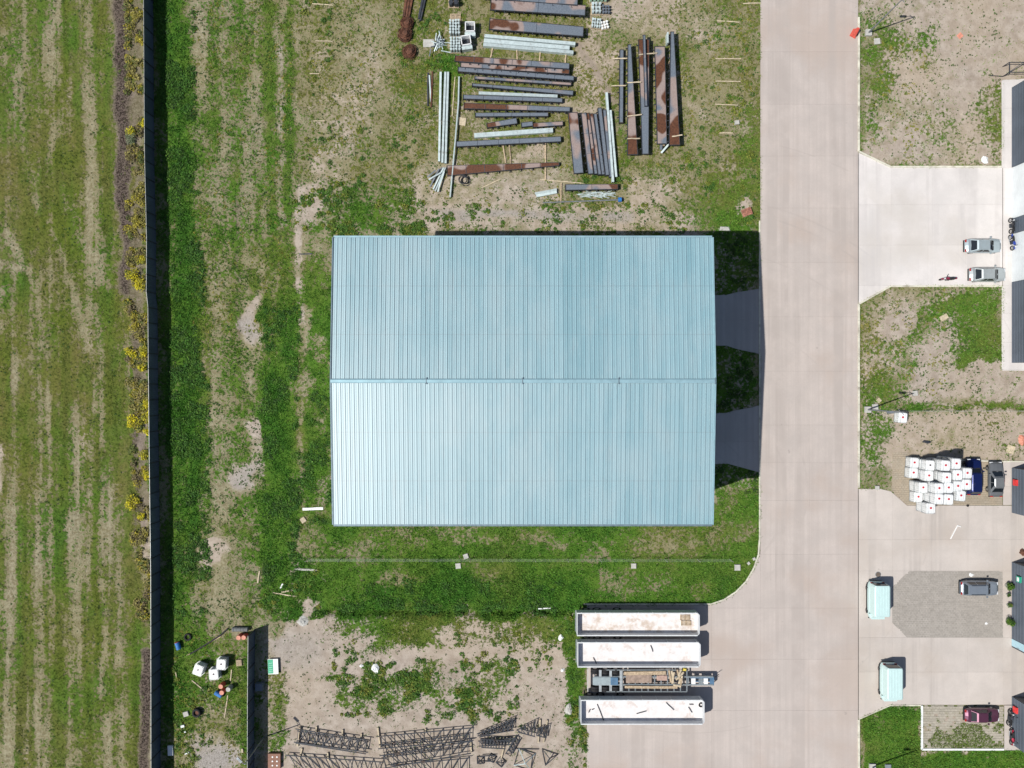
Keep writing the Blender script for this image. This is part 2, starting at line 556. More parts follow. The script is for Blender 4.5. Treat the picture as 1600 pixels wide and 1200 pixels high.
blob(1150, 320, 46, 50, 0.95, g=0.95, l=0.5, o=0.55); blob(1172, 240, 16, 60, 0.8, g=0.9, l=0.4, o=0.7); blob(1090, 320, 30, 30, 0.6, g=0.6, l=0.4, o=0.4)
blob(1150, 280, 24, 20, 0.6, **STRAW); blob(1168, 332, 14, 12, 0.8, **DIRT)
blob(690, 110, 30, 16, 0.7, **LUSH); blob(640, 60, 22, 44, 0.5, g=0.6, l=0.6)
blob(940, 283, 30, 8, 0.8, g=0.8, l=0.4, o=0.8); blob(968, 230, 10, 40, 0.7, **GREEN)
# --- lawn south of the warehouse
rect(470, 812, 1190, 952, 6, g=0.93, l=0.62, o=0.22, b=0.3)
rect(1110, 740, 1190, 945, 4, g=0.93, l=0.6, o=0.25, b=0.3)
rect(560, 905, 900, 948, 10, 0.9, g=1.0, l=0.95, o=0.05)
for c in ((610, 838, 60, 18), (560, 860, 60, 14), (720, 850, 60, 12), (620, 905, 40, 12), (740, 892, 30, 14), (860, 842, 50, 14), (1030, 845, 70, 22),
          (930, 862, 16, 16), (1060, 860, 50, 16), (1000, 905, 60, 18), (950, 910, 30, 14), (1100, 915, 20, 16), (1120, 835, 26, 18), (1130, 790, 18, 16),
          (1150, 770, 24, 12), (1180, 772, 7, 16), (1160, 830, 14, 16), (480, 850, 18, 30), (700, 830, 60, 10), (480, 880, 18, 16)):
    blob(*c, 0.8, g=0.48, b=0.2, o=0.6, l=0.4)
stroke([(928, 848), (945, 862), (958, 880)], 6, 0.8, **STRAW)
rect(420, 880, 500, 960, 10, 0.85, g=0.85, l=0.85, o=0.1, b=0.8)
blob(478, 940, 12, 10, 0.9, **DIRT)
# --- yard south
rect(420, 958, 905, 1290, 8, g=0.06, b=1.0, o=0.4, l=0.3)
stroke([(500, 956), (620, 957), (760, 958), (900, 954)], 16, 0.95, 0.4, 0.5, g=1.0, l=1.0, o=0.0)
blob(600, 985, 100, 26, 0.95, g=0.92, l=0.5, o=0.6); blob(560, 1000, 50, 34, 0.7, g=0.7, l=0.5, o=0.6); blob(660, 985, 60, 24, 0.9, g=0.95, l=0.5, o=0.7)
blob(545, 1000, 22, 18, 0.8, g=0.25, b=0.8); blob(790, 980, 80, 22, 0.8, g=0.7, l=0.4, o=0.6); blob(850, 975, 50, 18, 0.7, g=0.8, l=0.45, o=0.5)
blob(690, 995, 20, 12, 0.8, **DIRT); blob(750, 985, 30, 8, 0.7, g=0.2, b=0.8)
for c in ((520, 1060, 24, 14), (548, 1092, 26, 18), (575, 1062, 30, 18), (600, 1080, 40, 26), (624, 1104, 26, 16), (650, 1075, 24, 14), (680, 1070, 40, 18),
          (690, 1110, 22, 22), (740, 1085, 26, 30), (775, 1070, 24, 34), (780, 1040, 20, 20), (660, 1050, 30, 10), (720, 1055, 14, 14)):
    blob(*c, 0.85, g=0.72, l=0.55, o=0.6, b=0.9)
blob(710, 1055, 40, 18, 0.7, g=0.15, b=0.8, m=0.25); blob(790, 1010, 40, 20, 0.5, g=0.35, b=0.9)
stroke([(890, 960), (893, 1040), (898, 1100), (894, 1180), (894, 1290)], 26, 0.95, 0.35, 0.5, g=0.92, l=0.6, o=0.3)
rect(905, 1040, 919, 1100, 4, 0.7, **GREEN)
rect(400, 1010, 444, 1200, 10, 0.9, g=0.55, l=0.35, o=0.6, b=0.6)
blob(450, 1010, 40, 34, 0.9, g=0.04, b=1.0, r=0.5); blob(470, 990, 50, 20, 0.8, **DIRT)
rect(395, 940, 430, 985, 8, 0.9, g=0.4, o=0.6, b=0.2)
# --- small yard between the two fences
rect(262, 975, 388, 1290, 6, g=0.62, l=0.4, o=0.6, b=0.4)
blob(300, 1000, 40, 40, 0.7, g=0.9, l=0.6, o=0.4); blob(320, 960, 60, 20, 0.6, g=0.7, l=0.4, o=0.5); blob(285, 1080, 26, 50, 0.8, g=0.9, l=0.8, o=0.2)
blob(375, 1140, 20, 50, 0.8, g=0.9, l=0.5, o=0.4); blob(345, 1130, 24, 24, 0.6, **STRAW); blob(332, 1185, 30, 22, 1.0, g=0.02, b=0.8, r=0.9)
blob(375, 975, 34, 20, 0.7, **PALE); blob(345, 940, 60, 22, 0.6, **PALE)
stroke([(250, 940), (258, 1080), (262, 1260)], 22, 0.7, 0.5, 0.4, g=0.7, l=0.7)
# --- lots east of the road
rect(1343, -100, 1620, 262, 3, g=0.28, l=0.25, o=0.65, b=0.7)
blob(1520, 60, 120, 70, 0.9, g=0.10, b=0.95, o=0.5); blob(1368, 110, 26, 90, 0.85, g=0.72, l=0.4, o=0.5, b=0.5); blob(1390, 60, 40, 30, 0.7, g=0.6, l=0.35, o=0.5)
blob(1445, 70, 22, 40, 0.7, g=0.7, l=0.35, o=0.6); blob(1420, 160, 40, 60, 0.7, g=0.2, b=0.7); blob(1550, 190, 22, 60, 0.8, g=0.72, l=0.3, o=0.7)
blob(1480, 215, 30, 20, 0.6, g=0.5, o=0.6); blob(1500, 235, 50, 16, 0.6, g=0.2, b=0.7); blob(1360, 200, 18, 20, 0.8, g=0.75, l=0.4, o=0.5)
rect(1343, 446, 1566, 652, 3, g=0.42, l=0.3, o=0.6, b=0.55)
rect(1466, 462, 1566, 580, 14, 0.95, g=0.86, l=0.42, o=0.6)
blob(1440, 485, 40, 26, 0.6, g=0.75, l=0.4, o=0.6); blob(1400, 495, 26, 24, 0.95, **DIRT); blob(1470, 545, 28, 40, 0.95, g=0.1, b=0.9, o=0.5)
rect(1438, 578, 1620, 632, 8, 0.95, g=0.12, b=0.95, o=0.5); blob(1450, 470, 60, 8, 0.7, g=0.3, b=0.6)
blob(1375, 615, 34, 24, 0.9, g=0.9, l=0.55, o=0.4); stroke([(1350, 640), (1440, 636), (1450, 634)], 14, 0.8, g=0.9, l=0.7, o=0.2)
stroke([(1500, 640), (1530, 636), (1580, 637), (1640, 637)], 9, 0.9, 0.5, 0.5, g=0.85, l=0.5, o=0.4)
rect(1343, 648, 1640, 724, 4, g=0.18, b=0.8, o=0.9); blob(1362, 690, 20, 60, 0.8, g=0.72, l=0.4, o=0.4); blob(1380, 660, 20, 18, 0.8, g=0.7, l=0.4, o=0.4)
rect(1392, 700, 1500, 790, 6, 0.95, g=0.04, b=0.85, o=0.9)
rect(1560, 690, 1640, 722, 5, 0.7, g=0.4, o=0.8)
rect(1343, 1103, 1441, 1290, 2, g=0.97, l=0.62, o=0.3); rect(1440, 1171, 1640, 1290, 2, g=0.97, l=0.66, o=0.3)
blob(1372, 1130, 16, 20, 0.7, g=0.5, b=0.4); blob(1420, 1110, 24, 8, 0.6, g=0.4, b=0.6)
rect(1442, 1103, 1568, 1169, 2, g=0.4, l=0.35, o=0.7, b=0.8)
# --- shaded verge between warehouse and road
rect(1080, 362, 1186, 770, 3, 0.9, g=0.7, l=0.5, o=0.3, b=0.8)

# natural patchiness over everything, with mowing streaks in the field
pn = (fbm(gx * 0.22, gy * 0.22, 201, 4) - 0.5) * 0.55 + (fbm(gx * 0.9, gy * 0.9, 211, 3) - 0.5) * 0.50
streak = (fbm(gx * 1.1, gy * 0.045, 221, 4) - 0.5) * sstep(236, 228, px)
streak2 = (fbm(gx * 0.8, gy * 0.05, 241, 4) - 0.5) * sstep(236, 240, px) * sstep(480, 440, px)
fine = (fbm(gx * 2.6, gy * 0.10, 271, 2) - 0.5) * sstep(236, 228, px)
field_pn = (fbm(gx * 0.13, gy * 0.07, 281, 3) - 0.5) * sstep(236, 228, px)
F['g'] = F['g'] + fine * 0.55 + field_pn * 0.5
F['l'] = F['l'] + fine * 0.5 - field_pn * 0.6
F['g'] = F['g'] + pn * 0.75 + streak * 0.75 + streak2 * 0.7
F['l'] = F['l'] + (fbm(gx * 0.5, gy * 0.5, 231, 4) - 0.5) * 0.9 + streak * 1.3
F['o'] = F['o'] + (fbm(gx * 0.16, gy * 0.16, 251, 4) - 0.5) * 1.5 + streak * 0.8
F['b'] = F['b'] + (fbm(gx * 0.3, gy * 0.3, 261, 4) - 0.5) * 0.7
for k_ in F: F[k_] = np.clip(F[k_], 0, 1)

hard_mask = np.zeros(px.shape, bool)
for a in HARD: hard_mask |= in_poly(px, py, a)
core = hard_mask.copy()
for _ in range(2):
    c = core.copy()
    c[1:] &= core[:-1]; c[:-1] &= core[1:]; c[:, 1:] &= core[:, :-1]; c[:, :-1] &= core[:, 1:]
    core = c
und = (fbm(gx * 0.6, gy * 0.6, 51, 4) - 0.5) * 0.10
near = hard_mask.copy()
for _ in range(3):
    c = near.copy()
    c[1:] |= near[:-1]; c[:-1] |= near[1:]; c[:, 1:] |= near[:, :-1]; c[:, :-1] |= near[:, 1:]
    near = c
gz = np.where(near, -0.03, und)
gz = np.where(core, -0.14, gz)
# shallow ditch south of the lawn
ditch = np.exp(-((py - 957 + w2 * 6) / 4.5) ** 2) * sstep(480, 520, px) * sstep(905, 890, px)
gz = gz - 0.8 * ditch * (~near)


# ------------------------------------------------------------------ ground material
def ground_material():
    m, nt, nodes, links, bs = nt_new('field_ground')
    a1 = nodes.new('ShaderNodeAttribute'); a1.attribute_name = 'cover'
    a2 = nodes.new('ShaderNodeAttribute'); a2.attribute_name = 'soil'
    s1 = nodes.new('ShaderNodeSeparateColor'); links.new(a1.outputs['Color'], s1.inputs[0])
    s2 = nodes.new('ShaderNodeSeparateColor'); links.new(a2.outputs['Color'], s2.inputs[0])
    g, l, b = s1.outputs
    o, mu, gr = s2.outputs
    nA = noise(nt, 0.9, 6, 0.6)
    nB = noise(nt, 2.9, 5, 0.62, seed=3.1)
    nC = noise(nt, 0.16, 4, 0.6, seed=7.7)
    nD = noise(nt, 6.0, 3, 0.6, seed=1.3)
    t = math_node(nt, 'ADD', g, math_node(nt, 'MULTIPLY', math_node(nt, 'SUBTRACT', nA, 0.5), 0.9))
    t = math_node(nt, 'ADD', t, math_node(nt, 'MULTIPLY', math_node(nt, 'SUBTRACT', nB, 0.5), 2.1))
    gf = maprange(nt, t, 0.36, 0.66)
    straw = mix_col(nt, maprange(nt, nB, 0.3, 0.7), (0.17, 0.145, 0.085), (0.36, 0.33, 0.235))
    straw = mix_col(nt, math_node(nt, 'MULTIPLY', o, 0.35), straw, (0.21, 0.19, 0.07))
    dirt = mix_col(nt, maprange(nt, nA, 0.3, 0.7), (0.29, 0.24, 0.20), (0.44, 0.385, 0.335))
    dirt = mix_col(nt, math_node(nt, 'MULTIPLY', o, 0.6), dirt, (0.40, 0.325, 0.24))
    dirt = mix_col(nt, maprange(nt, nD, 0.58, 0.75, 0, 0.5), dirt, (0.17, 0.14, 0.11))
    gravel = mix_col(nt, maprange(nt, nD, 0.35, 0.65), (0.20, 0.19, 0.18), (0.36, 0.345, 0.33))
    dirt = mix_col(nt, math_node(nt, 'MULTIPLY', gr, 0.85), dirt, gravel)
    tb = math_node(nt, 'ADD', b, math_node(nt, 'MULTIPLY', math_node(nt, 'SUBTRACT', nA, 0.5), 1.2))
    soil = mix_col(nt, maprange(nt, tb, 0.35, 0.75), straw, dirt)
    mulch = mix_col(nt, maprange(nt, nD, 0.38, 0.62), (0.022, 0.016, 0.013), (0.135, 0.105, 0.088))
    soil = mix_col(nt, mu, soil, mulch)
    tl = math_node(nt, 'ADD', l, math_node(nt, 'MULTIPLY', math_node(nt, 'SUBTRACT', nB, 0.5), 0.9))
    tl = math_node(nt, 'ADD', tl, math_node(nt, 'MULTIPLY', math_node(nt, 'SUBTRACT', nC, 0.5), 0.8))
    grn = mix_col(nt, maprange(nt, tl, 0.0, 0.55), (0.130, 0.152, 0.042), (0.076, 0.155, 0.019))
    grn = mix_col(nt, maprange(nt, tl, 0.5, 1.1), grn, (0.035, 0.105, 0.013))
    ol = mix_col(nt, maprange(nt, nC, 0.35, 0.65), (0.125, 0.125, 0.022), (0.165, 0.125, 0.045))
    grn = mix_col(nt, math_node(nt, 'MULTIPLY', math_node(nt, 'MULTIPLY', o, o), 0.6), grn, ol)
    nE = noise(nt, 3.4, 4, 0.62, seed=11.3)
    grn = mix_col(nt, maprange(nt, nE, 0.46, 0.66, 0, 0.85), grn, mix_col(nt, 1.0, grn, (0.42, 0.5, 0.4), 'MULTIPLY'))
    c = mix_col(nt, gf, soil, grn)
    links.new(c, bs.inputs['Base Color'])
    bs.inputs['Roughness'].default_value = 0.95
    bs.inputs['Specular IOR Level'].default_value = 0.1
    bp = nodes.new('ShaderNodeBump')
    bp.inputs['Strength'].default_value = 0.8
    bp.inputs['Distance'].default_value = 0.06
    links.new(math_node(nt, 'ADD', nB, math_node(nt, 'MULTIPLY', gf, 0.6)), bp.inputs['Height'])
    links.new(bp.outputs[0], bs.inputs['Normal'])
    return m


M_GROUND = ground_material()


def build_ground():
    far = np.array([2400, 900, 400, 200, 120, 84])
    X = np.concatenate([-far, GX, far[::-1]])
    Y = np.concatenate([-far, GY, far[::-1]])
    n = len(far)
    PAD = {}
    Xg, Yg = np.meshgrid(X, Y)
    Z = np.pad(gz, ((n, n), (n, n)), mode='constant', constant_values=-0.10)
    V = np.stack([Xg.ravel(), Yg.ravel(), Z.ravel()], 1)
    ny, nx = Xg.shape
    idx = np.arange(ny * nx).reshape(ny, nx)
    Fc = np.stack([idx[:-1, :-1], idx[:-1, 1:], idx[1:, 1:], idx[1:, :-1]], -1).reshape(-1)
    for k_, v_ in (('g', 0.55), ('l', 0.35), ('b', 0.3), ('o', 0.6), ('m', 0.0), ('r', 0.0)):
        A = np.pad(F[k_], ((n, n), (n, n)), mode='constant', constant_values=v_)
        PAD[k_] = A
    cov = np.stack([PAD[q].ravel() for q in 'glb'], 1)
    soil = np.stack([PAD[q].ravel() for q in 'omr'], 1)
    me = np_mesh('ground', V, Fc, 4, M_GROUND, {'cover': np.clip(cov, 0, 1), 'soil': np.clip(soil, 0, 1)})
    me.polygons.foreach_set('use_smooth', [True] * len(me.polygons))
    o = obj('ground', me)
    tag(o, kind='structure')


build_ground()


def sample(field, x, y):
    fx = np.clip((x - GX[0]) / RES, 0, len(GX) - 1.001)
    fy = np.clip((y - GY[0]) / RES, 0, len(GY) - 1.001)
    ix, iy = fx.astype(int), fy.astype(int)
    tx, ty = fx - ix, fy - iy
    return (field[iy, ix] * (1 - tx) + field[iy, ix + 1] * tx) * (1 - ty) + (field[iy + 1, ix] * (1 - tx) + field[iy + 1, ix + 1] * tx) * ty


# ------------------------------------------------------------------ concrete slabs
def concrete(name, base, dark, stain, joint_tint=0.08, streak=True, lines=0.0):
    m, nt, nodes, links, bs = nt_new(name)
    geo = nodes.new('ShaderNodeNewGeometry')
    pos = geo.outputs['Position']
    n1 = noise(nt, 0.35, 6, 0.6, vec=pos)
    n2 = noise(nt, 1.1, 5, 0.6, vec=pos, stretch=(2.2, 0.035, 1))
    n3 = noise(nt, 9.0, 4, 0.7, vec=pos)
    n4 = noise(nt, 0.12, 4, 0.55, vec=pos, seed=5.0)
    c = mix_col(nt, maprange(nt, n1, 0.3, 0.72), dark, base)
    if streak:
        c = mix_col(nt, maprange(nt, n2, 0.35, 0.68, 0.0, 0.5), c, tuple(x * 0.80 for x in base))
    c = mix_col(nt, maprange(nt, n4, 0.46, 0.68, 0, 0.75), c, stain)
    c = mix_col(nt, maprange(nt, n3, 0.35, 0.7, 0, 0.22), c, tuple(x * 0.66 for x in base))
    n5 = noise(nt, 0.55, 7, 0.75, vec=pos, seed=9.0)
    c = mix_col(nt, maprange(nt, n5, 0.66, 0.78, 0, 0.35), c, tuple(x * 0.5 for x in base))
    n6 = noise(nt, 0.5, 4, 0.6, vec=pos, stretch=(1.0, 0.02, 1), seed=2.0)
    n7 = noise(nt, 0.25, 5, 0.65, vec=pos, seed=14.0)
    trk = math_node(nt, 'MULTIPLY', maprange(nt, n6, 0.52, 0.62), maprange(nt, n7, 0.35, 0.6, 0.15, 0.8))
    c = mix_col(nt, trk, c, tuple(x * 0.76 for x in base))
    vd = nodes.new('ShaderNodeVectorMath'); vd.operation = 'DISTANCE'
    links.new(pos, vd.inputs[0]); vd.inputs[1].default_value = (22.0, -13.0, 0.0)
    cx_ = nodes.new('ShaderNodeCombineXYZ'); links.new(vd.outputs['Value'], cx_.inputs[0])
    n9 = noise(nt, 1.6, 3, 0.5, vec=cx_.outputs[0])
    n10 = noise(nt, 0.18, 4, 0.6, vec=pos, seed=31.0)
    arc = math_node(nt, 'MULTIPLY', maprange(nt, n9, 0.58, 0.64), maprange(nt, n10, 0.50, 0.60, 0, 0.4))
    c = mix_col(nt, arc, c, tuple(x * 0.72 for x in base))
    n11 = noise(nt, 0.9, 3, 0.5, vec=pos, seed=41.0)
    c = mix_col(nt, maprange(nt, n11, 0.74, 0.78, 0, 0.45), c, tuple(x * 0.55 for x in base))
    n8 = noise(nt, 3.0, 6, 0.8, vec=pos, stretch=(1.0, 0.5, 1), seed=21.0)
    c = mix_col(nt, maprange(nt, n8, 0.62, 0.8, 0, 0.3), c, tuple(min(1, x * 1.2) for x in base))
    oi = nodes.new('ShaderNodeObjectInfo')
    hv = nodes.new('ShaderNodeHueSaturation')
    links.new(c, hv.inputs['Color'])
    v = math_node(nt, 'ADD', math_node(nt, 'MULTIPLY', oi.outputs['Random'], joint_tint), 1 - joint_tint / 2)
    links.new(v, hv.inputs['Value'])
    links.new(hv.outputs[0], bs.inputs['Base Color'])
    bs.inputs['Roughness'].default_value = 0.85
    bs.inputs['Specular IOR Level'].default_value = 0.25
    b = nodes.new('ShaderNodeBump')
    b.inputs['Distance'].default_value = 0.004
    links.new(n3, b.inputs['Height'])
    links.new(b.outputs[0], bs.inputs['Normal'])
    return m


M_ROAD = concrete('road_concrete', (0.525, 0.462, 0.425), (0.455, 0.405, 0.375), (0.43, 0.355, 0.31), joint_tint=0.05)
M_DRIVE = concrete('pale_new_concrete', (0.69, 0.65, 0.63), (0.60, 0.57, 0.55), (0.54, 0.50, 0.46), streak=False)
M_APRON = concrete('apron_concrete', (0.56, 0.505, 0.465), (0.49, 0.445, 0.41), (0.46, 0.40, 0.35), streak=False)
M_SIDEDRIVE = concrete('side_drive_concrete', (0.46, 0.43, 0.41), (0.42, 0.39, 0.37), (0.40, 0.36, 0.33))
M_JOINT = mat('joint_filler', (0.20, 0.17, 0.15), 0.95)


def clip_rect(poly, x0, y0, x1, y1):
    def clip(pts, inside, inter):
        out = []
        for i in range(len(pts)):
            a, b = pts[i - 1], pts[i]
            ia, ib = inside(a), inside(b)
            if ia != ib: out.append(inter(a, b))
            if ib: out.append(b)
        return out
    def ix(xc): return lambda a, b: (xc, a[1] + (b[1] - a[1]) * (xc - a[0]) / (b[0] - a[0]))
    def iy(yc): return lambda a, b: (a[0] + (b[0] - a[0]) * (yc - a[1]) / (b[1] - a[1]), yc)
    p = list(poly)
    for ins, it in ((lambda q: q[0] >= x0, ix(x0)), (lambda q: q[0] <= x1, ix(x1)), (lambda q: q[1] >= y0, iy(y0)), (lambda q: q[1] <= y1, iy(y1))):
        if not p: break
        p = clip(p, ins, it)
    q = []
    for v in p:
        if not q or abs(v[0] - q[-1][0]) + abs(v[1] - q[-1][1]) > 1e-6: q.append(v)
    if len(q) > 1 and abs(q[0][0] - q[-1][0]) + abs(q[0][1] - q[-1][1]) < 1e-6: q.pop()
    return q


def area(pts):
    return abs(sum(pts[i - 1][0] * pts[i][1] - pts[i][0] * pts[i - 1][1] for i in range(len(pts)))) / 2


def slabs(name, polys, xs, ys, m, top=0.03, piece='slab', gap=0.010):
    root_b = MB()
    for poly in polys:
        w = [tuple(P(*p)[:2]) for p in poly]
        root_b.prism(w, -0.13, top - 0.02)
    root = root_b.build(name, M_JOINT)
    tag(root, kind='structure')
    for poly in polys:
        w = [tuple(P(*p)[:2]) for p in poly]
        for x0, x1 in zip(xs[:-1], xs[1:]):
            for y0, y1 in zip(ys[:-1], ys[1:]):
                a = P(x0, y1); b = P(x1, y0)
                q = clip_rect(w, a.x + gap / 2, a.y + gap / 2, b.x - gap / 2, b.y - gap / 2)
                if len(q) > 2 and area(q) > 0.15:
                    MB().prism(q, top - 0.1, top).build(piece, m, root)
    return root


slabs('road', [ROAD], [905, 970, 1036, 1112, 1188, 1264, 1341], [-425, -340, -255, -170, -85, 0, 81, 163, 244, 325, 410, 495, 580, 664, 723, 782, 866, 950, 1030, 1110, 1200, 1290, 1375, 1460, 1545, 1625], M_ROAD)
slabs('driveway', [NORTH_DRIVE], [1341, 1392, 1450, 1508, 1567], [230, 320, 383, 446, 480], M_DRIVE)
slabs('walkway', [WALK_A], [1567, 1700], [120, 170, 215, 262, 310, 352, 400, 446, 490, 535, 580], M_DRIVE)
slabs('apron', [SOUTH_APRON], [1341, 1394, 1455, 1511, 1567, 1700], [760, 843, 892, 996, 1050, 1130], M_APRON)
slabs('side_walkway', [WALK_B, WALK_C], [1560, 1700], [720, 760, 790, 1100, 1140, 1175], M_APRON)
slabs('side_driveway', [DRIVE_1, DRIVE_2], [1075, 1134, 1177.5, 1190], [440, 500, 560, 630, 690, 745], M_SIDEDRIVE)


# pavers: small blocks, joined
def pavers(name, poly, bw, bl, m, top, miss=0.0, mortar=None, lift=0.012):
    w = [tuple(P(*p)[:2]) for p in poly]
    x0 = min(p[0] for p in w); x1 = max(p[0] for p in w); y0 = min(p[1] for p in w); y1 = max(p[1] for p in w)
    base = MB().prism(w, -0.13, top - 0.055).build(name, mortar or M_JOINT)
    tag(base, kind='structure')
    mb = MB()
    row = 0
    y = y0
    while y < y1:
        x = x0 - (bl / 2 if row % 2 else 0)
        while x < x1:
            if random.random() > miss:
                q = clip_rect(w, x + 0.012, y + 0.012, x + bl - 0.012, y + bw - 0.012)
                if len(q) > 2 and area(q) > bw * bl * 0.25:
                    z = top + random.uniform(-lift, lift)
                    n = len(q)
                    ar = sum(q[i - 1][0] * q[i][1] - q[i][0] * q[i - 1][1] for i in range(n))
                    if ar < 0: q = q[::-1]
                    vs = [(p[0], p[1], top - 0.08) for p in q] + [(p[0], p[1], z) for p in q]
                    mb.add(vs, [tuple(range(n, 2 * n))] + [(i, (i + 1) % n, n + (i + 1) % n, n + i) for i in range(n)])
            x += bl
        y += bw
        row += 1
    o = mb.build('paver', m, base)
    tag(o, kind='stuff')
    return base


def paver_mat(name, a, b, dirt, amt):
    m, nt, nodes, links, bs = nt_new(name)
    geo = nodes.new('ShaderNodeNewGeometry')
    wn_ = nodes.new('ShaderNodeTexWhiteNoise')
    c = mix_col(nt, geo.outputs['Random Per Island'], a, b)
    n2 = noise(nt, 0.6, 6, 0.65, vec=geo.outputs['Position'])
    c = mix_col(nt, maprange(nt, n2, 0.65 - amt * 0.3, 0.8 - amt * 0.25), c, dirt)
    n3 = noise(nt, 8, 4, 0.7, vec=geo.outputs['Position'])
    c = mix_col(nt, maprange(nt, n3, 0.3, 0.7, 0, 0.3), c, tuple(x * 0.6 for x in a))
    links.new(c, bs.inputs['Base Color'])
    bs.inputs['Roughness'].default_value = 0.9
    return m


M_MOSS = mat('mossy_joint', (0.10, 0.13, 0.035), 0.95, var=0.4, scale=2.0, dirt=(0.20, 0.17, 0.11), dirt_amt=0.5)
pavers('paved_bay', PAVE_1, 0.26, 0.38, paver_mat('sandy_pavers', (0.34, 0.29, 0.22), (0.40, 0.345, 0.27), (0.40, 0.33, 0.245), 0.8), 0.034)
pavers('parking_bay', PAVE_2, 0.26, 0.38, paver_mat('grey_pavers', (0.31, 0.285, 0.255), (0.365, 0.335, 0.30), (0.27, 0.245, 0.215), 0.3), 0.042)
pavers('grass_paver_bay', PAVE_3, 0.30, 0.40, paver_mat('worn_pavers', (0.36, 0.33, 0.27), (0.44, 0.40, 0.33), (0.30, 0.28, 0.19), 0.5), 0.03, miss=0.13, mortar=M_MOSS)


# kerbs
def kerb(label_pts, name='kerb', w=0.20, top=0.14, piece=1.0, m=None):
    pts = [P(*p) for p in label_pts]
    root = bpy.data.objects.new(name, None)
    root.location = pts[0]
    COL.objects.link(root)
    tag(root, kind='structure')
    for a, b in zip(pts[:-1], pts[1:]):
        L = (b - a).length
        n = max(1, round(L / piece))
        for i in range(n):
            p = a.lerp(b, i / n); q = a.lerp(b, (i + 1) / n)
            d = (q - p).normalized() * 0.008
            MB().bar(p + d + Vector((0, 0, (top - 0.1) / 2)), q - d + Vector((0, 0, (top - 0.1) / 2)), w, top + 0.1).build('kerb_stone', m or M_KERB, root, loc=-pts[0])


kerb([(1341.5, 27), (1341.5, 237), (1391, 260.8), (1564, 260.8)], top=0.13, piece=2.0)
kerb([(1391, 447.2), (1341.5, 475), (1341.5, 762)], top=0.13, piece=2.0)
kerb([(1392, 447.2), (1565, 447.2)], top=0.05, piece=2.0)
kerb([(1341.5, 1124), (1342, 1290)], top=0.13, piece=2.0)
kerb([(1186.8, 345), (1186.8, 840), (1184.8, 866), (1177.8, 887), (1166, 907.6), (1149.4, 924.6), (1130.5, 936.8), (1111, 943.6), (912, 943.8)], top=0.10, piece=2.0, w=0.16)
kerb([(1440, 1102), (1440, 1170.5), (1568, 1170.5)], top=0.12, piece=1.5, w=0.22, m=M_WHITE)
kerb([(1341.5, 1123.5), (1390, 1102), (1439, 1102)], top=0.08, piece=2.0, w=0.14)
kerb([(1566, 262.5), (1566, 126), (1640, 124)], top=0.06, piece=2.0, w=0.14, m=M_DRIVE)
kerb([(1566, 447), (1566, 578), (1640, 579)], top=0.06, piece=2.0, w=0.14, m=M_DRIVE)
kerb([(1500, 719), (1566, 721), (1640, 721)], top=0.08, piece=2.0, w=0.14)


# ------------------------------------------------------------------ grass, weeds (uncountable)
def scatter(n, seed):
    r = np.random.default_rng(seed)
    x = r.uniform(-66, 66, n); y = r.uniform(-50, 50, n)
    return r, x, y


def keep_soft(x, y):
    qx = x / S + 800; qy = 600 - y / S
    bad = np.zeros(x.shape, bool)
    for a in HARD + [PAVE_1]: bad |= in_poly(qx, qy, a)
    for a in [(1440, 1100, 1572, 1172), (1385, 1098, 1440, 1103)]:
        bad |= (qx > a[0]) & (qx < a[2]) & (qy > a[1]) & (qy < a[3])
    wx0, wx1, wy0, wy1 = 563, 1066, 404, 787
    bad |= (qx > wx0) & (qx < wx1) & (qy > wy0) & (qy < wy1)
    return ~bad


def tufts(name, x, y, h, spread, col, r, blades=4, wid=0.05, z0=None, label=None):
    n = len(x)
    z0 = sample(gz, x, y) if z0 is None else z0
    az = r.uniform(0, 2 * np.pi, (n, blades)) 
    lean = r.uniform(0.35, 1.1, (n, blades))
    hh = h[:, None] * r.uniform(0.6, 1.15, (n, blades))
    ox = r.normal(0, 0.35, (n, blades)) * spread[:, None]
    oy = r.normal(0, 0.35, (n, blades)) * spread[:, None]
    bx = x[:, None] + ox; by = y[:, None] + oy
    tx = bx + np.cos(az) * hh * lean; ty = by + np.sin(az) * hh * lean
    sx = -np.sin(az) * wid * (0.6 + hh * 1.6); sy = np.cos(az) * wid * (0.6 + hh * 1.6)
    zb = np.broadcast_to(z0[:, None], bx.shape)
    v = np.stack([np.stack([bx - sx, by - sy, zb - 0.01], -1), np.stack([bx + sx, by + sy, zb - 0.01], -1), np.stack([tx, ty, zb + hh], -1)], 2)
    v = v.reshape(-1, 3)
    c = np.repeat(np.repeat(col, blades, 0) * r.uniform(0.5, 1.45, (n * blades, 1)), 3, 0)
    me = np_mesh(name, v, np.arange(len(v)), 3, M_FOL, {'tint': np.clip(c, 0, 1)})
    o = obj(name, me)
    tag(o, label, name.replace('_', ' '), kind='stuff')
    return o


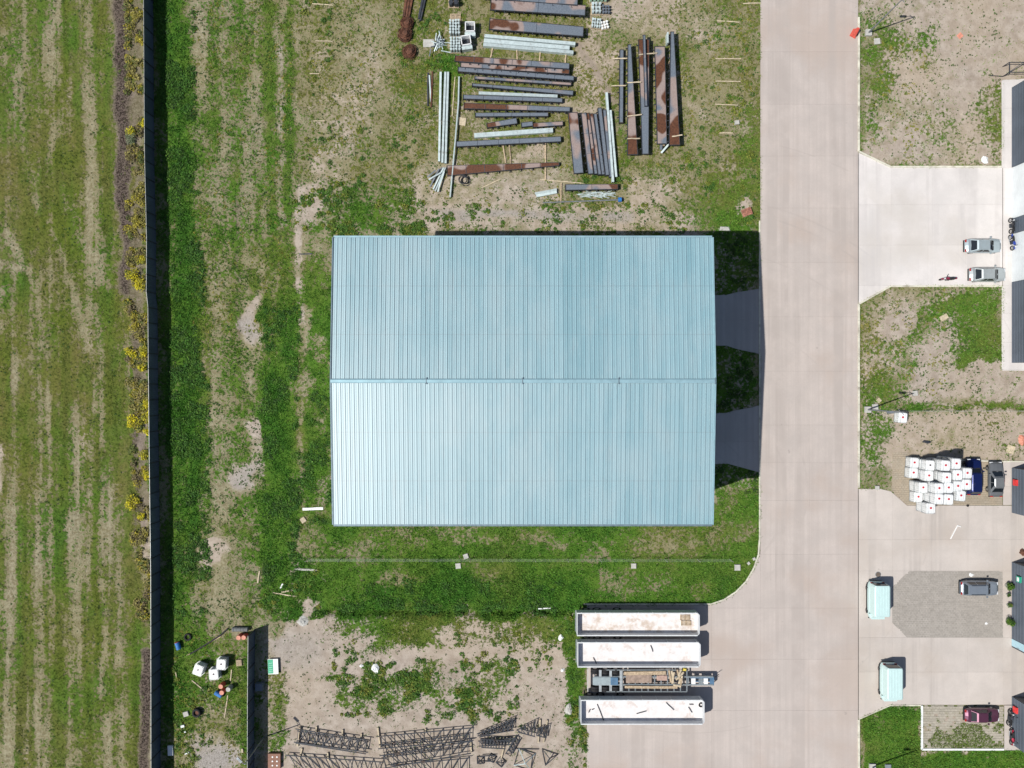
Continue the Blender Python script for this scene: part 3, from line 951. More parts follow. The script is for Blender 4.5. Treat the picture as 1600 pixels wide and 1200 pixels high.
r, x, y = scatter(760000, 5)
k = keep_soft(x, y); x, y = x[k], y[k]
ex, ey = [], []
for e_pts in ([(1186.5, -80), (1186.5, 450)], [(1186.5, 555), (1186.5, 632)], [(1186.5, 740), (1186.5, 840), (1184.5, 866), (1177.5, 887), (1165.5, 907.6), (1149, 924.6), (1130, 936.8), (1111, 943), (905, 943)],
              [(1343.5, -80), (1343.5, 238), (1391, 260), (1565, 260)], [(1391, 448.5), (1343.5, 475), (1343.5, 762), (1376, 762)], [(1343.5, 1126), (1343.5, 1280)], [(1391, 448.5), (1566, 448.5), (1564.5, 578)],
              [(917, 945), (916, 1280)], [(1565, 130), (1565, 260)], [(1345, 1123), (1390, 1103.5), (1438, 1103.5), (1438, 1280)], [(1440, 1172.5), (1640, 1172.5)]):
    for (ax_, ay_), (bx_, by_) in zip(e_pts[:-1], e_pts[1:]):
        n_ = int(math.hypot(bx_ - ax_, by_ - ay_) * 1.6)
        t_ = r.uniform(0, 1, n_)
        qx_ = ax_ + (bx_ - ax_) * t_ + r.normal(0, 1.5, n_); qy_ = ay_ + (by_ - ay_) * t_ + r.normal(0, 1.5, n_)
        kk = fbm(qx_ * 0.05, qy_ * 0.05, 77, 3) > 0.47
        ex.append((qx_[kk] - 800) * S); ey.append((600 - qy_[kk]) * S)
n_edge = sum(len(q) for q in ex)
x = np.concatenate([x] + ex); y = np.concatenate([y] + ey)
is_edge = np.arange(len(x)) >= len(x) - n_edge
g_ = sample(F['g'], x, y); l_ = sample(F['l'], x, y); o_ = sample(F['o'], x, y)
nn = fbm(x * 0.9, y * 0.9, 81, 3)
nf = fbm(x * 3.0, y * 3.0, 91, 2)
prob = sstep(0.30, 0.95, g_ + (nn - 0.5) * 0.8 + (nf - 0.5) * 1.5)
k = (r.uniform(0, 1, len(x)) < prob * 0.62 + 0.012) | is_edge
x, y, l_, o_, nf, g_ = x[k], y[k], l_[k], o_[k], nf[k], g_[k]
t = np.clip(l_ + (nf - 0.5) * 1.3, 0, 1)[:, None]
ca = np.array([[0.18, 0.225, 0.048]]); cb = np.array([[0.104, 0.230, 0.028]]); cc = np.array([[0.055, 0.162, 0.019]])
colr = np.where(t < 0.5, ca + (cb - ca) * t * 2, cb + (cc - cb) * (t - 0.5) * 2)
colr = colr * (1 - 0.35 * o_[:, None] ** 2) + np.array([[0.17, 0.155, 0.035]]) * 0.35 * o_[:, None] ** 2
field = (x / S + 800) < 232
colr = np.where(field[:, None], colr * 0.55 + np.array([[0.135, 0.140, 0.040]]) * 0.45, colr)
hgt = np.where(field, 0.05, 0.08) + np.where(field, 0.05, 0.20) * l_ * r.uniform(0.3, 1.2, len(x))
hgt = np.where(is_edge[k], 0.16, hgt)
tufts('grass', x, y, hgt, np.full(len(x), 0.22), colr, r, 3, 0.055, label='green grass covering the field and verges')
# dry straw
r, x, y = scatter(260000, 6)
k = keep_soft(x, y); x, y = x[k], y[k]
g_ = sample(F['g'], x, y); b_ = sample(F['b'], x, y)
k = r.uniform(0, 1, len(x)) < np.clip(1.05 - b_, 0, 1) * np.clip(1.1 - g_, 0, 1) * 0.75
x, y = x[k], y[k]
colr = np.array([[0.42, 0.375, 0.245]]) * r.uniform(0.6, 1.25, (len(x), 1))
tufts('dry_grass', x, y, r.uniform(0.03, 0.10, len(x)), np.full(len(x), 0.2), colr, r, 3, 0.035, label='pale dry straw lying in the bare strips')


# grass pushing up between the worn pavers
r = np.random.default_rng(15)
qx_ = r.uniform(1443, 1567, 9000); qy_ = r.uniform(1104, 1168, 9000)
v_ = fbm(qx_ * 0.045, qy_ * 0.045, 301, 4) + 0.22 * (qy_ - 1136) / 32
k = v_ > 0.60
x = (qx_[k] - 800) * S; y = (600 - qy_[k]) * S
tufts('paver_grass', x, y, r.uniform(0.04, 0.12, len(x)), np.full(len(x), 0.12), np.array([[0.13, 0.19, 0.035]]) * r.uniform(0.7, 1.3, (len(x), 1)), r, 3, 0.05, np.full(len(x), 0.03), label='grass growing through the worn pavers below the burgundy car')


# leafy weeds: little mounds of leaves
def leaf_cloud(cx, cy, cz, rx, ry, rz_, n, size, col, r, var=0.35):
    """leaf triangles spread through an ellipsoid, arrays of clump centres allowed"""
    m = len(cx)
    d = r.normal(0, 1, (m, n, 3)); d /= np.linalg.norm(d, axis=2, keepdims=True)
    rad = r.uniform(0.25, 1.0, (m, n, 1)) ** 0.55
    p = d * rad * np.stack([rx, ry, rz_], 1)[:, None, :]
    p[:, :, 2] = np.abs(p[:, :, 2])
    p += np.stack([cx, cy, cz], 1)[:, None, :]
    a = r.normal(0, 1, (m, n, 3)); a /= np.linalg.norm(a, axis=2, keepdims=True)
    a[:, :, 2] *= 0.5
    b = np.cross(a, r.normal(0, 1, (m, n, 3))); b /= np.linalg.norm(b, axis=2, keepdims=True) + 1e-6
    b[:, :, 2] *= 0.45
    s = (size[:, None, None] if isinstance(size, np.ndarray) else size) * r.uniform(0.6, 1.4, (m, n, 1))
    v = np.stack([p - a * s * 0.5 - b * s * 0.35, p + a * s * 0.5 - b * s * 0.35, p + b * s * 0.6], 2).reshape(-1, 3)
    c = np.repeat((col[:, None, :] * r.uniform(1 - var, 1 + var, (m, n, 1))).reshape(-1, 3), 3, 0)
    return v, np.clip(c, 0, 1)


def leaf_obj(name, v, c, parent=None, m=None):
    return obj(name, np_mesh(name, v, np.arange(len(v)), 3, m or M_FOL, {'tint': c}), parent)


def weeds(name, label, zones, seed, col, size=(0.12, 0.38), n=26, flat=0.6):
    r = np.random.default_rng(seed)
    X, Y = [], []
    for (x0, y0, x1, y1, cnt) in zones:
        xs = r.uniform(x0, x1, cnt * 3); ys = r.uniform(y0, y1, cnt * 3)
        q = fbm(xs * 0.05, ys * 0.05, seed, 3)
        kk = q > np.quantile(q, 0.66)
        X.append(xs[kk][:cnt]); Y.append(ys[kk][:cnt])
    X = (np.concatenate(X) - 800) * S; Y = (600 - np.concatenate(Y)) * S
    k = keep_soft(X, Y); X, Y = X[k], Y[k]
    R = r.uniform(size[0], size[1], len(X)) ** 1.0
    R = size[0] + (size[1] - size[0]) * r.uniform(0, 1, len(X)) ** 2.2
    cols = np.array(col)[r.integers(0, len(col), len(X))]
    v, c = leaf_cloud(X, Y, sample(gz, X, Y), R, R * r.uniform(0.7, 1.2, len(X)), R * flat, n, 0.10 + R * 0.16, cols, r)
    o = leaf_obj(name, v, c)
    tag(o, label, 'weeds', kind='stuff')


DK = [(0.035, 0.085, 0.016), (0.05, 0.11, 0.02), (0.04, 0.07, 0.018)]
MD = [(0.07, 0.15, 0.022), (0.10, 0.165, 0.026), (0.16, 0.185, 0.03), (0.05, 0.12, 0.02)]
weeds('weeds', 'leafy green weeds in thick clumps on the bare ground', [
    (470, 285, 665, 368, 330), (520, 330, 660, 368, 130), (660, 318, 1080, 362, 150), (490, 1035, 670, 1118, 420), (640, 1030, 810, 1130, 330),
    (520, 990, 560, 1050, 30), (700, 960, 880, 1050, 110), (455, 0, 520, 330, 80), (560, 170, 660, 300, 70), (1075, 30, 1180, 260, 60), (1040, 250, 1180, 350, 60),
    (885, 955, 915, 1200, 120), (255, 1040, 330, 1200, 130), (620, 20, 720, 130, 60), (900, 275, 985, 300, 40), (400, 880, 500, 960, 90)],
    31, MD, (0.10, 0.55), 46)
weeds('dark_weeds', 'small dark weeds dotted over the dry grass', [
    (300, 0, 460, 520, 900), (300, 520, 420, 960, 800), (480, 0, 700, 300, 600), (1060, 0, 1186, 330, 350), (430, 970, 900, 1140, 260), (1345, 0, 1566, 260, 420),
    (1345, 446, 1566, 650, 520), (1345, 648, 1600, 720, 120), (660, 290, 1060, 360, 260), (262, 960, 390, 1200, 260), (0, 0, 190, 1200, 900), (960, 240, 1070, 330, 60)],
    37, DK, (0.05, 0.17), 12)
weeds('olive_weeds', 'yellow olive weeds sprinkled through the dry ground', [
    (480, 0, 680, 300, 900), (680, 0, 960, 260, 500), (1060, 0, 1184, 250, 500), (300, 0, 470, 520, 900), (660, 255, 1080, 325, 300), (1345, 60, 1460, 260, 250), (1345, 450, 1480, 640, 350), (262, 980, 388, 1200, 300)],
    39, [(0.20, 0.20, 0.035), (0.15, 0.17, 0.03), (0.12, 0.16, 0.03), (0.24, 0.22, 0.05)], (0.06, 0.26), 14, 0.45)
weeds('lush_weeds', 'dense dark green weeds at the foot of the long fence', [
    (252, 0, 305, 300, 900), (262, 300, 318, 600, 900), (264, 600, 330, 960, 1000), (412, 480, 468, 940, 900), (490, 945, 900, 962, 700), (470, 600, 520, 820, 260),
    (560, 905, 900, 950, 300)],
    41, [(0.034, 0.10, 0.014), (0.05, 0.135, 0.018), (0.075, 0.16, 0.022), (0.03, 0.07, 0.014)], (0.14, 0.55), 24)
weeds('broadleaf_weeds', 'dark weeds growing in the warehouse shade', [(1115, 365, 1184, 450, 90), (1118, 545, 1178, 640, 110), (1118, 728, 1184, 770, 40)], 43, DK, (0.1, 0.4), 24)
weeds('brush', 'olive and brown brush along the outside of the fence', [(198, 0, 230, 300, 330), (198, 300, 231, 640, 640), (206, 600, 236, 860, 330), (214, 860, 238, 1010, 160)], 47,
      [(0.27, 0.235, 0.08), (0.22, 0.20, 0.06), (0.30, 0.26, 0.03), (0.16, 0.13, 0.07), (0.10, 0.13, 0.035)], (0.2, 0.62), 50, 0.8)

# ------------------------------------------------------------------ warehouse
EAVE, RIDGE = 13.0, 13.95
WC = P(816.5, 595, 0)                                  # centre of the footprint
kx = (1 - EAVE / CAM_H) * S
W_X0, W_X1 = (521 - 800) * kx, (1113 - 800) * kx      # roof edges
W_Y1, W_Y0 = (600 - 371) * kx, (600 - 819.5) * kx
W_YM = (W_Y0 + W_Y1) / 2


def roof_material():
    m, nt, nodes, links, bs = nt_new('pale_blue_metal_roof')
    oi = nodes.new('ShaderNodeObjectInfo')
    geo = nodes.new('ShaderNodeNewGeometry')
    pos = geo.outputs['Position']
    c = mix_col(nt, oi.outputs['Random'], (0.165, 0.335, 0.390), (0.235, 0.410, 0.465))
    n1 = noise(nt, 0.25, 6, 0.65, vec=pos, stretch=(1.0, 0.5, 1))
    c = mix_col(nt, maprange(nt, n1, 0.42, 0.7, 0, 0.6), c, (0.26, 0.39, 0.43))
    n2 = noise(nt, 3.2, 6, 0.75, vec=pos, stretch=(1.0, 0.06, 1), seed=3)
    c = mix_col(nt, maprange(nt, n2, 0.52, 0.72, 0, 0.55), c, (0.20, 0.29, 0.32))
    n3 = noise(nt, 5.0, 5, 0.8, vec=pos, stretch=(1.0, 0.10, 1), seed=8)
    c = mix_col(nt, maprange(nt, n3, 0.56, 0.7, 0, 0.5), c, (0.34, 0.48, 0.52))
    n4 = noise(nt, 0.8, 7, 0.8, vec=pos, seed=17)
    c = mix_col(nt, maprange(nt, n4, 0.62, 0.75, 0, 0.4), c, (0.27, 0.30, 0.29))
    # sheet laps across the slope
    sx = nodes.new('ShaderNodeSeparateXYZ'); links.new(pos, sx.inputs[0])
    fr = math_node(nt, 'FRACT', math_node(nt, 'DIVIDE', math_node(nt, 'ADD', sx.outputs[1], 30.2), 5.05))
    c = mix_col(nt, maprange(nt, fr, 0.975, 0.992, 0, 0.35), c, (0.15, 0.22, 0.25))
    links.new(c, bs.inputs['Base Color'])
    bs.inputs['Metallic'].default_value = 0.0
    bs.inputs['IOR'].default_value = 1.98
    links.new(maprange(nt, n1, 0.3, 0.7, 0.44, 0.52), bs.inputs['Roughness'])
    bs.inputs['Specular IOR Level'].default_value = 1.0
    return m


M_ROOF = roof_material()
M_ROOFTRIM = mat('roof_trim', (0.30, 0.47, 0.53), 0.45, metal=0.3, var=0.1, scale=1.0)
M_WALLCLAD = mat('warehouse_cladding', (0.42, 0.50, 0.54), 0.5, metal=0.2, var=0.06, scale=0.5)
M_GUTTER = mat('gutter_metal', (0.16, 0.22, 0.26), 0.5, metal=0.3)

wh = thing('warehouse', 'large warehouse with pale blue ribbed metal roof beside the concrete road', 'warehouse', (0, W_YM, 0))


def ribbed_wall(mb, a, b, z0, za, zb, pitch=0.4, depth=0.05):
    """vertical ribs from a to b, top height za at a to zb at b (or callable)"""
    a, b = Vector(a), Vector(b)
    L = (b - a).length
    n = max(2, int(L / pitch))
    d = (b - a) / L
    nrm = Vector((d.y, -d.x, 0))
    vs = []
    for i in range(n):
        for f, off in ((0.0, 0), (0.55, 0), (0.65, depth), (0.9, depth)):
            t = min(1.0, (i + f) / n)
            p = a + (b - a) * t + nrm * off
            vs.append((p, za(t) if callable(za) else za + (zb - za) * t))
    vs.append((b, za(1.0) if callable(za) else zb))
    V = [(p.x, p.y, z0) for p, _ in vs] + [(p.x, p.y, t) for p, t in vs]
    m = len(vs)
    mb.add(V, [(i, i + 1, m + i + 1, m + i) for i in range(m - 1)])


yo = W_YM
ov = 0.25
for nm, a, b, top in (('wall', (W_X0 + ov, W_Y0 + ov, 0), (W_X1 - ov, W_Y0 + ov, 0), EAVE - 0.05),
                      ('wall', (W_X1 - ov, W_Y1 - ov, 0), (W_X0 + ov, W_Y1 - ov, 0), EAVE - 0.05),
                      ('wall', (W_X1 - ov, W_Y0 + ov, 0), (W_X1 - ov, W_Y1 - ov, 0), None),
                      ('wall', (W_X0 + ov, W_Y1 - ov, 0), (W_X0 + ov, W_Y0 + ov, 0), None)):
    mb = MB()
    f = (lambda t: EAVE - 0.05 + (RIDGE - EAVE) * (1 - abs(2 * t - 1))) if top is None else top
    ribbed_wall(mb, a, b, -0.1, f, top)
    mb.build('wall', M_WALLCLAD, wh, loc=(0, -yo, 0))
NP = 86
pw = (W_X1 - W_X0) / NP
sl = (W_Y1 - W_Y0) / 2
ang = math.atan2(RIDGE - EAVE, sl)
slen = sl / math.cos(ang) - 0.12
# one ribbed panel, x across, y down the slope
pm = MB()
prof = [(0.0, 0.0), (0.0, 0.06), (0.040, 0.06), (0.055, 0.0), (pw * 0.46, 0.0), (pw * 0.49, 0.022), (pw * 0.55, 0.022), (pw * 0.58, 0.0), (pw - 0.012, 0.0)]
vs = [(x_, -slen, z_) for x_, z_ in prof] + [(x_, 0.0, z_) for x_, z_ in prof]
k_ = len(prof)
pm.add(vs, [(i, i + 1, k_ + i + 1, k_ + i) for i in range(k_ - 1)])
pm.add([(0, -slen, -0.04), (pw - 0.012, -slen, -0.04), (pw - 0.012, -slen, 0.0), (0, -slen, 0.0)], [(0, 1, 2, 3)])
panel_me = pm.mesh('roof_panel', M_ROOF)
for side in (-1, 1):
    ro = MB().add([(W_X0, 0, RIDGE - 0.05), (W_X1, 0, RIDGE - 0.05), (W_X1, side * sl, EAVE - 0.05), (W_X0, side * sl, EAVE - 0.05)],
                  [(0, 1, 2, 3) if side < 0 else (3, 2, 1, 0)]).build('roof_slope', M_GUTTER, wh)
    for i in range(NP):
        p = bpy.data.objects.new('roof_panel', panel_me)
        COL.objects.link(p)
        p.parent = ro
        if side < 0:
            p.location = (W_X0 + i * pw, -0.1, RIDGE - 0.004 + random.uniform(-0.004, 0.004))
            p.rotation_euler = (ang, 0, 0)
        else:
            p.location = (W_X0 + (i + 1) * pw, 0.1, RIDGE - 0.004 + random.uniform(-0.004, 0.004))
            p.rotation_euler = (ang, 0, math.pi)
rc = MB()
seg = 4
for i in range(seg):
    x0 = W_X0 - 0.05 + (W_X1 - W_X0 + 0.1) * i / seg; x1 = W_X0 - 0.05 + (W_X1 - W_X0 + 0.1) * (i + 1) / seg - 0.02
    h = RIDGE + 0.13
    r_ = 0.22
    rr = [(x0, -r_, h - 0.055), (x0, -0.1, h - 0.0), (x0, 0.1, h), (x0, r_, h - 0.055), (x0, r_, h - 0.12), (x0, -r_, h - 0.12)]
    MB().rings([[(x0, q[1], q[2]) for q in rr], [(x1, q[1], q[2]) for q in rr]]).build('ridge_cap', M_ROOFTRIM, wh)
    MB().box((x1 - 0.03, 0, h - 0.03), (0.10, 0.66, 0.09)).build('ridge_joint', M_GUTTER, wh)
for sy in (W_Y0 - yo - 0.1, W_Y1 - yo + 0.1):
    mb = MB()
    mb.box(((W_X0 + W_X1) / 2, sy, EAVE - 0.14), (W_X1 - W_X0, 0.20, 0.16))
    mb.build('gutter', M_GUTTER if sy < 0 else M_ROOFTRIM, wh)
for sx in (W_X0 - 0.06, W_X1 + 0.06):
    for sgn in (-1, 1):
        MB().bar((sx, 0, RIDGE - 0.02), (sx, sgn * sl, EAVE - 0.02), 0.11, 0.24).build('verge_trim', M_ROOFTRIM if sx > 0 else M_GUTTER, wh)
for yy in (501, 688):
    yc = P(0, yy).y - yo
    mb = MB()
    mb.box((W_X1 - ov + 0.06, yc, 2.5), (0.1, 5.2, 5.0))
    rd = mb.build('roller_door', M_GREYSTEEL, wh)
    for i in range(12):
        MB().box((W_X1 - ov + 0.13, yc, 0.25 + i * 0.41), (0.04, 5.0, 0.34)).build('door_slat', M_GALV, rd)

# ------------------------------------------------------------------ dark metal panel fences
M_FENCE = mat('navy_fence_panel', (0.095, 0.12, 0.17), 0.5, metal=0.2, var=0.12, scale=0.7, rand=0.25)
M_FENCECAP = mat('fence_cap', (0.36, 0.37, 0.37), 0.5, metal=0.3, var=0.15)


def panel_fence(label, pts, h=2.5, plen=1.95):
    root = thing('metal_fence', label, 'fence', pts[0])
    run = []
    for a, b in zip(pts[:-1], pts[1:]):
        L = (b - a).length
        n = max(1, round(L / plen))
        for i in range(n): run.append((a.lerp(b, i / n), a.lerp(b, (i + 1) / n)))
    for a, b in run:
        d = (b - a).normalized()
        nrm = Vector((-d.y, d.x, 0))
        L = (b - a).length
        # ribbed panel
        mb = MB()
        n = 8
        vs = []
        for i in range(n):
            for f, off in ((0, 0.0), (0.6, 0.0), (0.7, 0.03), (0.92, 0.03)):
                t = (i + f) / n
                vs.append(a + d * (0.05 + (L - 0.1) * t) + nrm * (off - 0.015))
        vs.append(b - d * 0.05 - nrm * 0.015)
        V = []
        for z in (-0.06, h - 0.04):
            for q in vs: V.append((q.x, q.y, z))
        back = [q - nrm * 0.02 for q in vs]
        for z in (-0.06, h - 0.04):
            for q in back: V.append((q.x, q.y, z))
        m = len(vs)
        mb.add(V, [(i, i + 1, m + i + 1, m + i) for i in range(m - 1)] + [(2 * m + i + 1, 2 * m + i, 3 * m + i, 3 * m + i + 1) for i in range(m - 1)])
        mb.build('fence_panel', M_FENCE, root, loc=-pts[0])
        MB().bar(a + Vector((0, 0, h - 0.02)), b + Vector((0, 0, h - 0.02)), 0.045, 0.05).build('cap_rail', M_FENCECAP, root, loc=-pts[0])
        MB().box((a.x, a.y, h / 2), (0.10, 0.14, h + 0.06), math.atan2(d.y, d.x)).build('post', M_DARKSTEEL, root, loc=-pts[0])
    return root


def from_top(px_, py_, h): return P(px_, py_, h) - Vector((0, 0, h))


FH = 2.3
panel_fence('long navy metal fence between the mown field and the warehouse yard',
            [from_top(x_, y_, FH) for x_, y_ in ((222, -380), (224, -40), (225, 120), (226, 250), (228, 330), (229, 375), (228.5, 455), (231, 480), (232, 600), (233, 700), (234.5, 820), (235.5, 900), (236, 1240), (237, 1560))], FH)
panel_fence('shorter navy metal fence beside the white tanks and barrels',
            [from_top(x_, y_, FH) for x_, y_ in ((387.5, 994), (386.5, 1100), (386, 1480))], FH)


# ------------------------------------------------------------------ wire fences
M_WIRE = mat('fence_wire', (0.55, 0.57, 0.55), 0.5, metal=0.4)


def wire_fence(label, a, b, h=1.4, step=4.1, mesh=0.2, wire=0.004):
    root = thing('wire_fence', label, 'fence', a)
    L = (b - a).length
    n = round(L / step)
    d = (b - a).normalized()
    for i in range(n + 1):
        p = a.lerp(b, i / n) - a
        MB().cyl((p.x, p.y, 0), (p.x, p.y, h + 0.06), 0.04, 0.035, 6).build('post', M_CONC_BLOCK, root)
    for i in range(n):
        p = a.lerp(b, i / n) - a; q = a.lerp(b, (i + 1) / n) - a
        mb = MB()
        k = int(h / mesh)
        for j in range(k + 1):
            z = 0.06 + (h - 0.08) * j / k
            mb.bar(p + Vector((0, 0, z)), q + Vector((0, 0, z)), wire)
        k = int((q - p).length / mesh)
        for j in range(k):
            t = p.lerp(q, (j + 0.5) / k)
            mb.bar(t + Vector((0, 0, 0.06)), t + Vector((0, 0, h)), wire)
        mb.build('wire_mesh', M_WIRE, root)
    return root


wire_fence('low wire mesh fence crossing the lawn south of the warehouse', P(482, 873), P(1140, 873.5))
wire_fence('wire mesh fence between the two dirt plots east of the road', P(1398, 642), P(1640, 642), 1.2)


# ------------------------------------------------------------------ lamp posts
M_POLE = mat('pole_steel', (0.22, 0.24, 0.26), 0.5, metal=0.4)


def lamp_post(label, base, h, arm_dir=(1, 0), arm=1.2, block=True):
    root = thing('lamp_post', label, 'lamp post', base)
    if block: MB().box((0, 0, 0.12), (0.75, 0.75, 0.30)).build('base', M_CONC_BLOCK, root)
    MB().cyl((0, 0, 0.05), (0, 0, h), 0.10, 0.055, 10).build('pole', M_POLE, root)
    ax, ay = arm_dir
    MB().bar((0, 0, h - 0.05), (ax * arm, ay * arm, h + 0.12), 0.06).build('arm', M_POLE, root)
    MB().box((ax * (arm + 0.3), ay * (arm + 0.3), h + 0.10), (0.75, 0.28, 0.12), math.atan2(ay, ax)).build('lamp_head', M_POLE, root)
    MB().bar((-0.30 * ay - 0.3 * ax, 0.3 * ax, h - 0.4), (0.30 * ay + 0.3 * ax, -0.3 * ax, h - 0.4), 0.05).build('bracket', M_POLE, root)
    return root


lamp_post('steel lamp post on concrete base near the red barrier', P(1356, 52), 8.0, (-1, 0))
lamp_post('steel lamp post by the single white tank east of the road', P(1355, 640), 8.0, (-1, 0))
lamp_post('steel lamp post on the lawn at the bottom right corner', P(1362, 1197), 8.0, (-1, 0))
lamp_post('slim lamp post standing in the shade of the shorter navy fence', P(412, 1152), 6.2, (-0.7, 0.7), 0.5, False)

# ------------------------------------------------------------------ dark clad units on the right edge
M_CLAD = mat('slate_cladding', (0.085, 0.105, 0.135), 0.45, metal=0.2, var=0.1, scale=0.4)
M_CLADTRIM = mat('slate_trim', (0.06, 0.07, 0.085), 0.5)
M_SHUTTER = mat('pale_shutter', (0.62, 0.66, 0.68), 0.5, var=0.06, scale=0.6)
M_UNITROOF = mat('unit_roof', (0.30, 0.32, 0.34), 0.6, var=0.1, scale=0.4)


def hribbed(mb, x0, y0, y1, z0, z1, pitch=0.28, depth=0.035, face=-1):
    """wall facing -x with horizontal ribs"""
    n = max(1, round((z1 - z0) / pitch))
    pr = []
    for i in range(n):
        for f, off in ((0, 0), (0.62, 0), (0.7, depth), (0.94, depth)):
            pr.append((x0 + face * off, z0 + (z1 - z0) * (i + f) / n))
    pr.append((x0, z1))
    m = len(pr)
    V = [(p[0], y0, p[1]) for p in pr] + [(p[0], y1, p[1]) for p in pr]
    mb.add(V, [(i, i + 1, m + i + 1, m + i) for i in range(m - 1)])


BH = 8.0
BX = P(1580.5, 0).x
ua = thing('industrial_unit', 'slate clad industrial unit with two pale roller doors by the white driveway', 'building', (BX, P(0, 350).y, 0))
by0, by1 = P(0, 567).y, P(0, 137).y
oy = P(0, 350).y
doors = [(P(0, 342).y, P(0, 262).y, 5.0), (P(0, 441).y, P(0, 366).y, 5.0)]
segs = [(by0, doors[1][0]), (doors[1][1], doors[0][0]), (doors[0][1], by1)]
for s0, s1 in segs:
    mb = MB(); hribbed(mb, 0, s0 - oy, s1 - oy, 0, BH); mb.build('wall', M_CLAD, ua)
for s0, s1, hd in doors:
    mb = MB(); hribbed(mb, 0, s0 - oy, s1 - oy, hd, BH); mb.build('wall', M_CLAD, ua)
    dr = MB().box((0.10, (s0 + s1) / 2 - oy, hd / 2), (0.04, s1 - s0, hd)).build('roller_door', M_CLADTRIM, ua)
    for i in range(10):
        MB().box((0.055, (s0 + s1) / 2 - oy, (i + 0.5) * hd / 10), (0.05, s1 - s0 - 0.05, hd / 10 - 0.02)).build('door_slat', M_SHUTTER, dr)
for yy in (by0, by1):
    MB().box((12.0, yy - oy + (0.05 if yy == by0 else -0.05), BH / 2), (23.9, 0.1, BH)).build('end_wall', M_CLAD, ua)
MB().box((24, (by0 + by1) / 2 - oy, BH / 2), (0.1, by1 - by0, BH)).build('back_wall', M_CLAD, ua)
MB().add([(-0.2, by0 - oy - 0.2, BH), (24.3, by0 - oy - 0.2, BH), (24.3, by1 - oy + 0.2, BH), (-0.2, by1 - oy + 0.2, BH),
          (-0.2, (by0 + by1) / 2 - oy, BH + 1.4), (24.3, (by0 + by1) / 2 - oy, BH + 1.4)],
         [(0, 1, 5, 4), (3, 4, 5, 2), (0, 4, 3), (1, 2, 5)]).build('roof', M_UNITROOF, ua)


def office_unit(label, y0p, y1p, sign=None, glass=None):
    c = P(1580.5, (y0p + y1p) / 2)
    u = thing('office_unit', label, 'building', c)
    a = P(0, y1p).y - c.y; b = P(0, y0p).y - c.y
    mb = MB(); hribbed(mb, 0, a + (1.1 if glass else 0), b, 0, 6.5, 0.26); mb.build('wall', M_CLAD, u)
    if glass:
        MB().box((0.04, a + 0.55, 3.25), (0.05, 1.08, 6.5)).build('wall', M_CLADTRIM, u)
        gl = MB().box((0.0, a + 0.62, 1.3), (0.05, 0.85, 2.5)).build('door', mat('pale_blue_glass', (0.38, 0.58, 0.66), 0.15, var=0.05), u)
        MB().box((-0.05, a + 0.25, 1.2), (0.06, 0.04, 0.5)).build('handle', M_GALV, gl)
    for yy in (a, b):
        MB().box((8, yy + (0.06 if yy == a else -0.06), 3.25), (15.9, 0.1, 6.5)).build('side_wall', M_CLADTRIM, u)
    MB().box((7.9, (a + b) / 2, 6.55), (16.2, b - a + 0.2, 0.14)).build('roof', M_UNITROOF, u)
    if sign:
        yy = P(0, sign[0]).y - c.y
        m = sign[1]
        bx_ = MB().box((-0.16, yy, sign[2]), (0.22, 0.72, 0.62)).build('wall_sign', m, u)
        MB().box((-0.285, yy, sign[2]), (0.02, 0.5, 0.34)).build('sign_face', M_WHITE if sign[3] else m, bx_)
    return u


M_SIGNRED = mat('red_box', (0.66, 0.05, 0.05), 0.4)
M_SIGNGREEN = mat('green_sign', (0.02, 0.32, 0.20), 0.4)
office_unit('slate clad office unit with red wall box behind the grey car', 731, 801, (752.5, M_SIGNRED, 0.9, False))
office_unit('slate clad office unit with green wall sign behind the round shrubs', 878, 1011, (900, M_SIGNGREEN, 1.5, True), True)
office_unit('slate clad office unit with red wall box beside the red motorbike', 1088, 1162, (1104, M_SIGNRED, 0.9, False))
# recessed dark back wall that links the three office units
lk = thing('link_building', 'recessed link building between the slate office units', 'building', (P(1580.5, 0).x + 9.0, P(0, 945).y, 0))
MB().box((0, 0, 3.0), (0.12, P(0, 801).y - P(0, 1088).y - 0.3, 6.0)).build('wall', M_SHUTTER, lk)
MB().box((3.4, 0, 6.1), (6.6, P(0, 801).y - P(0, 1088).y - 0.3, 0.16)).build('roof', M_UNITROOF, lk)

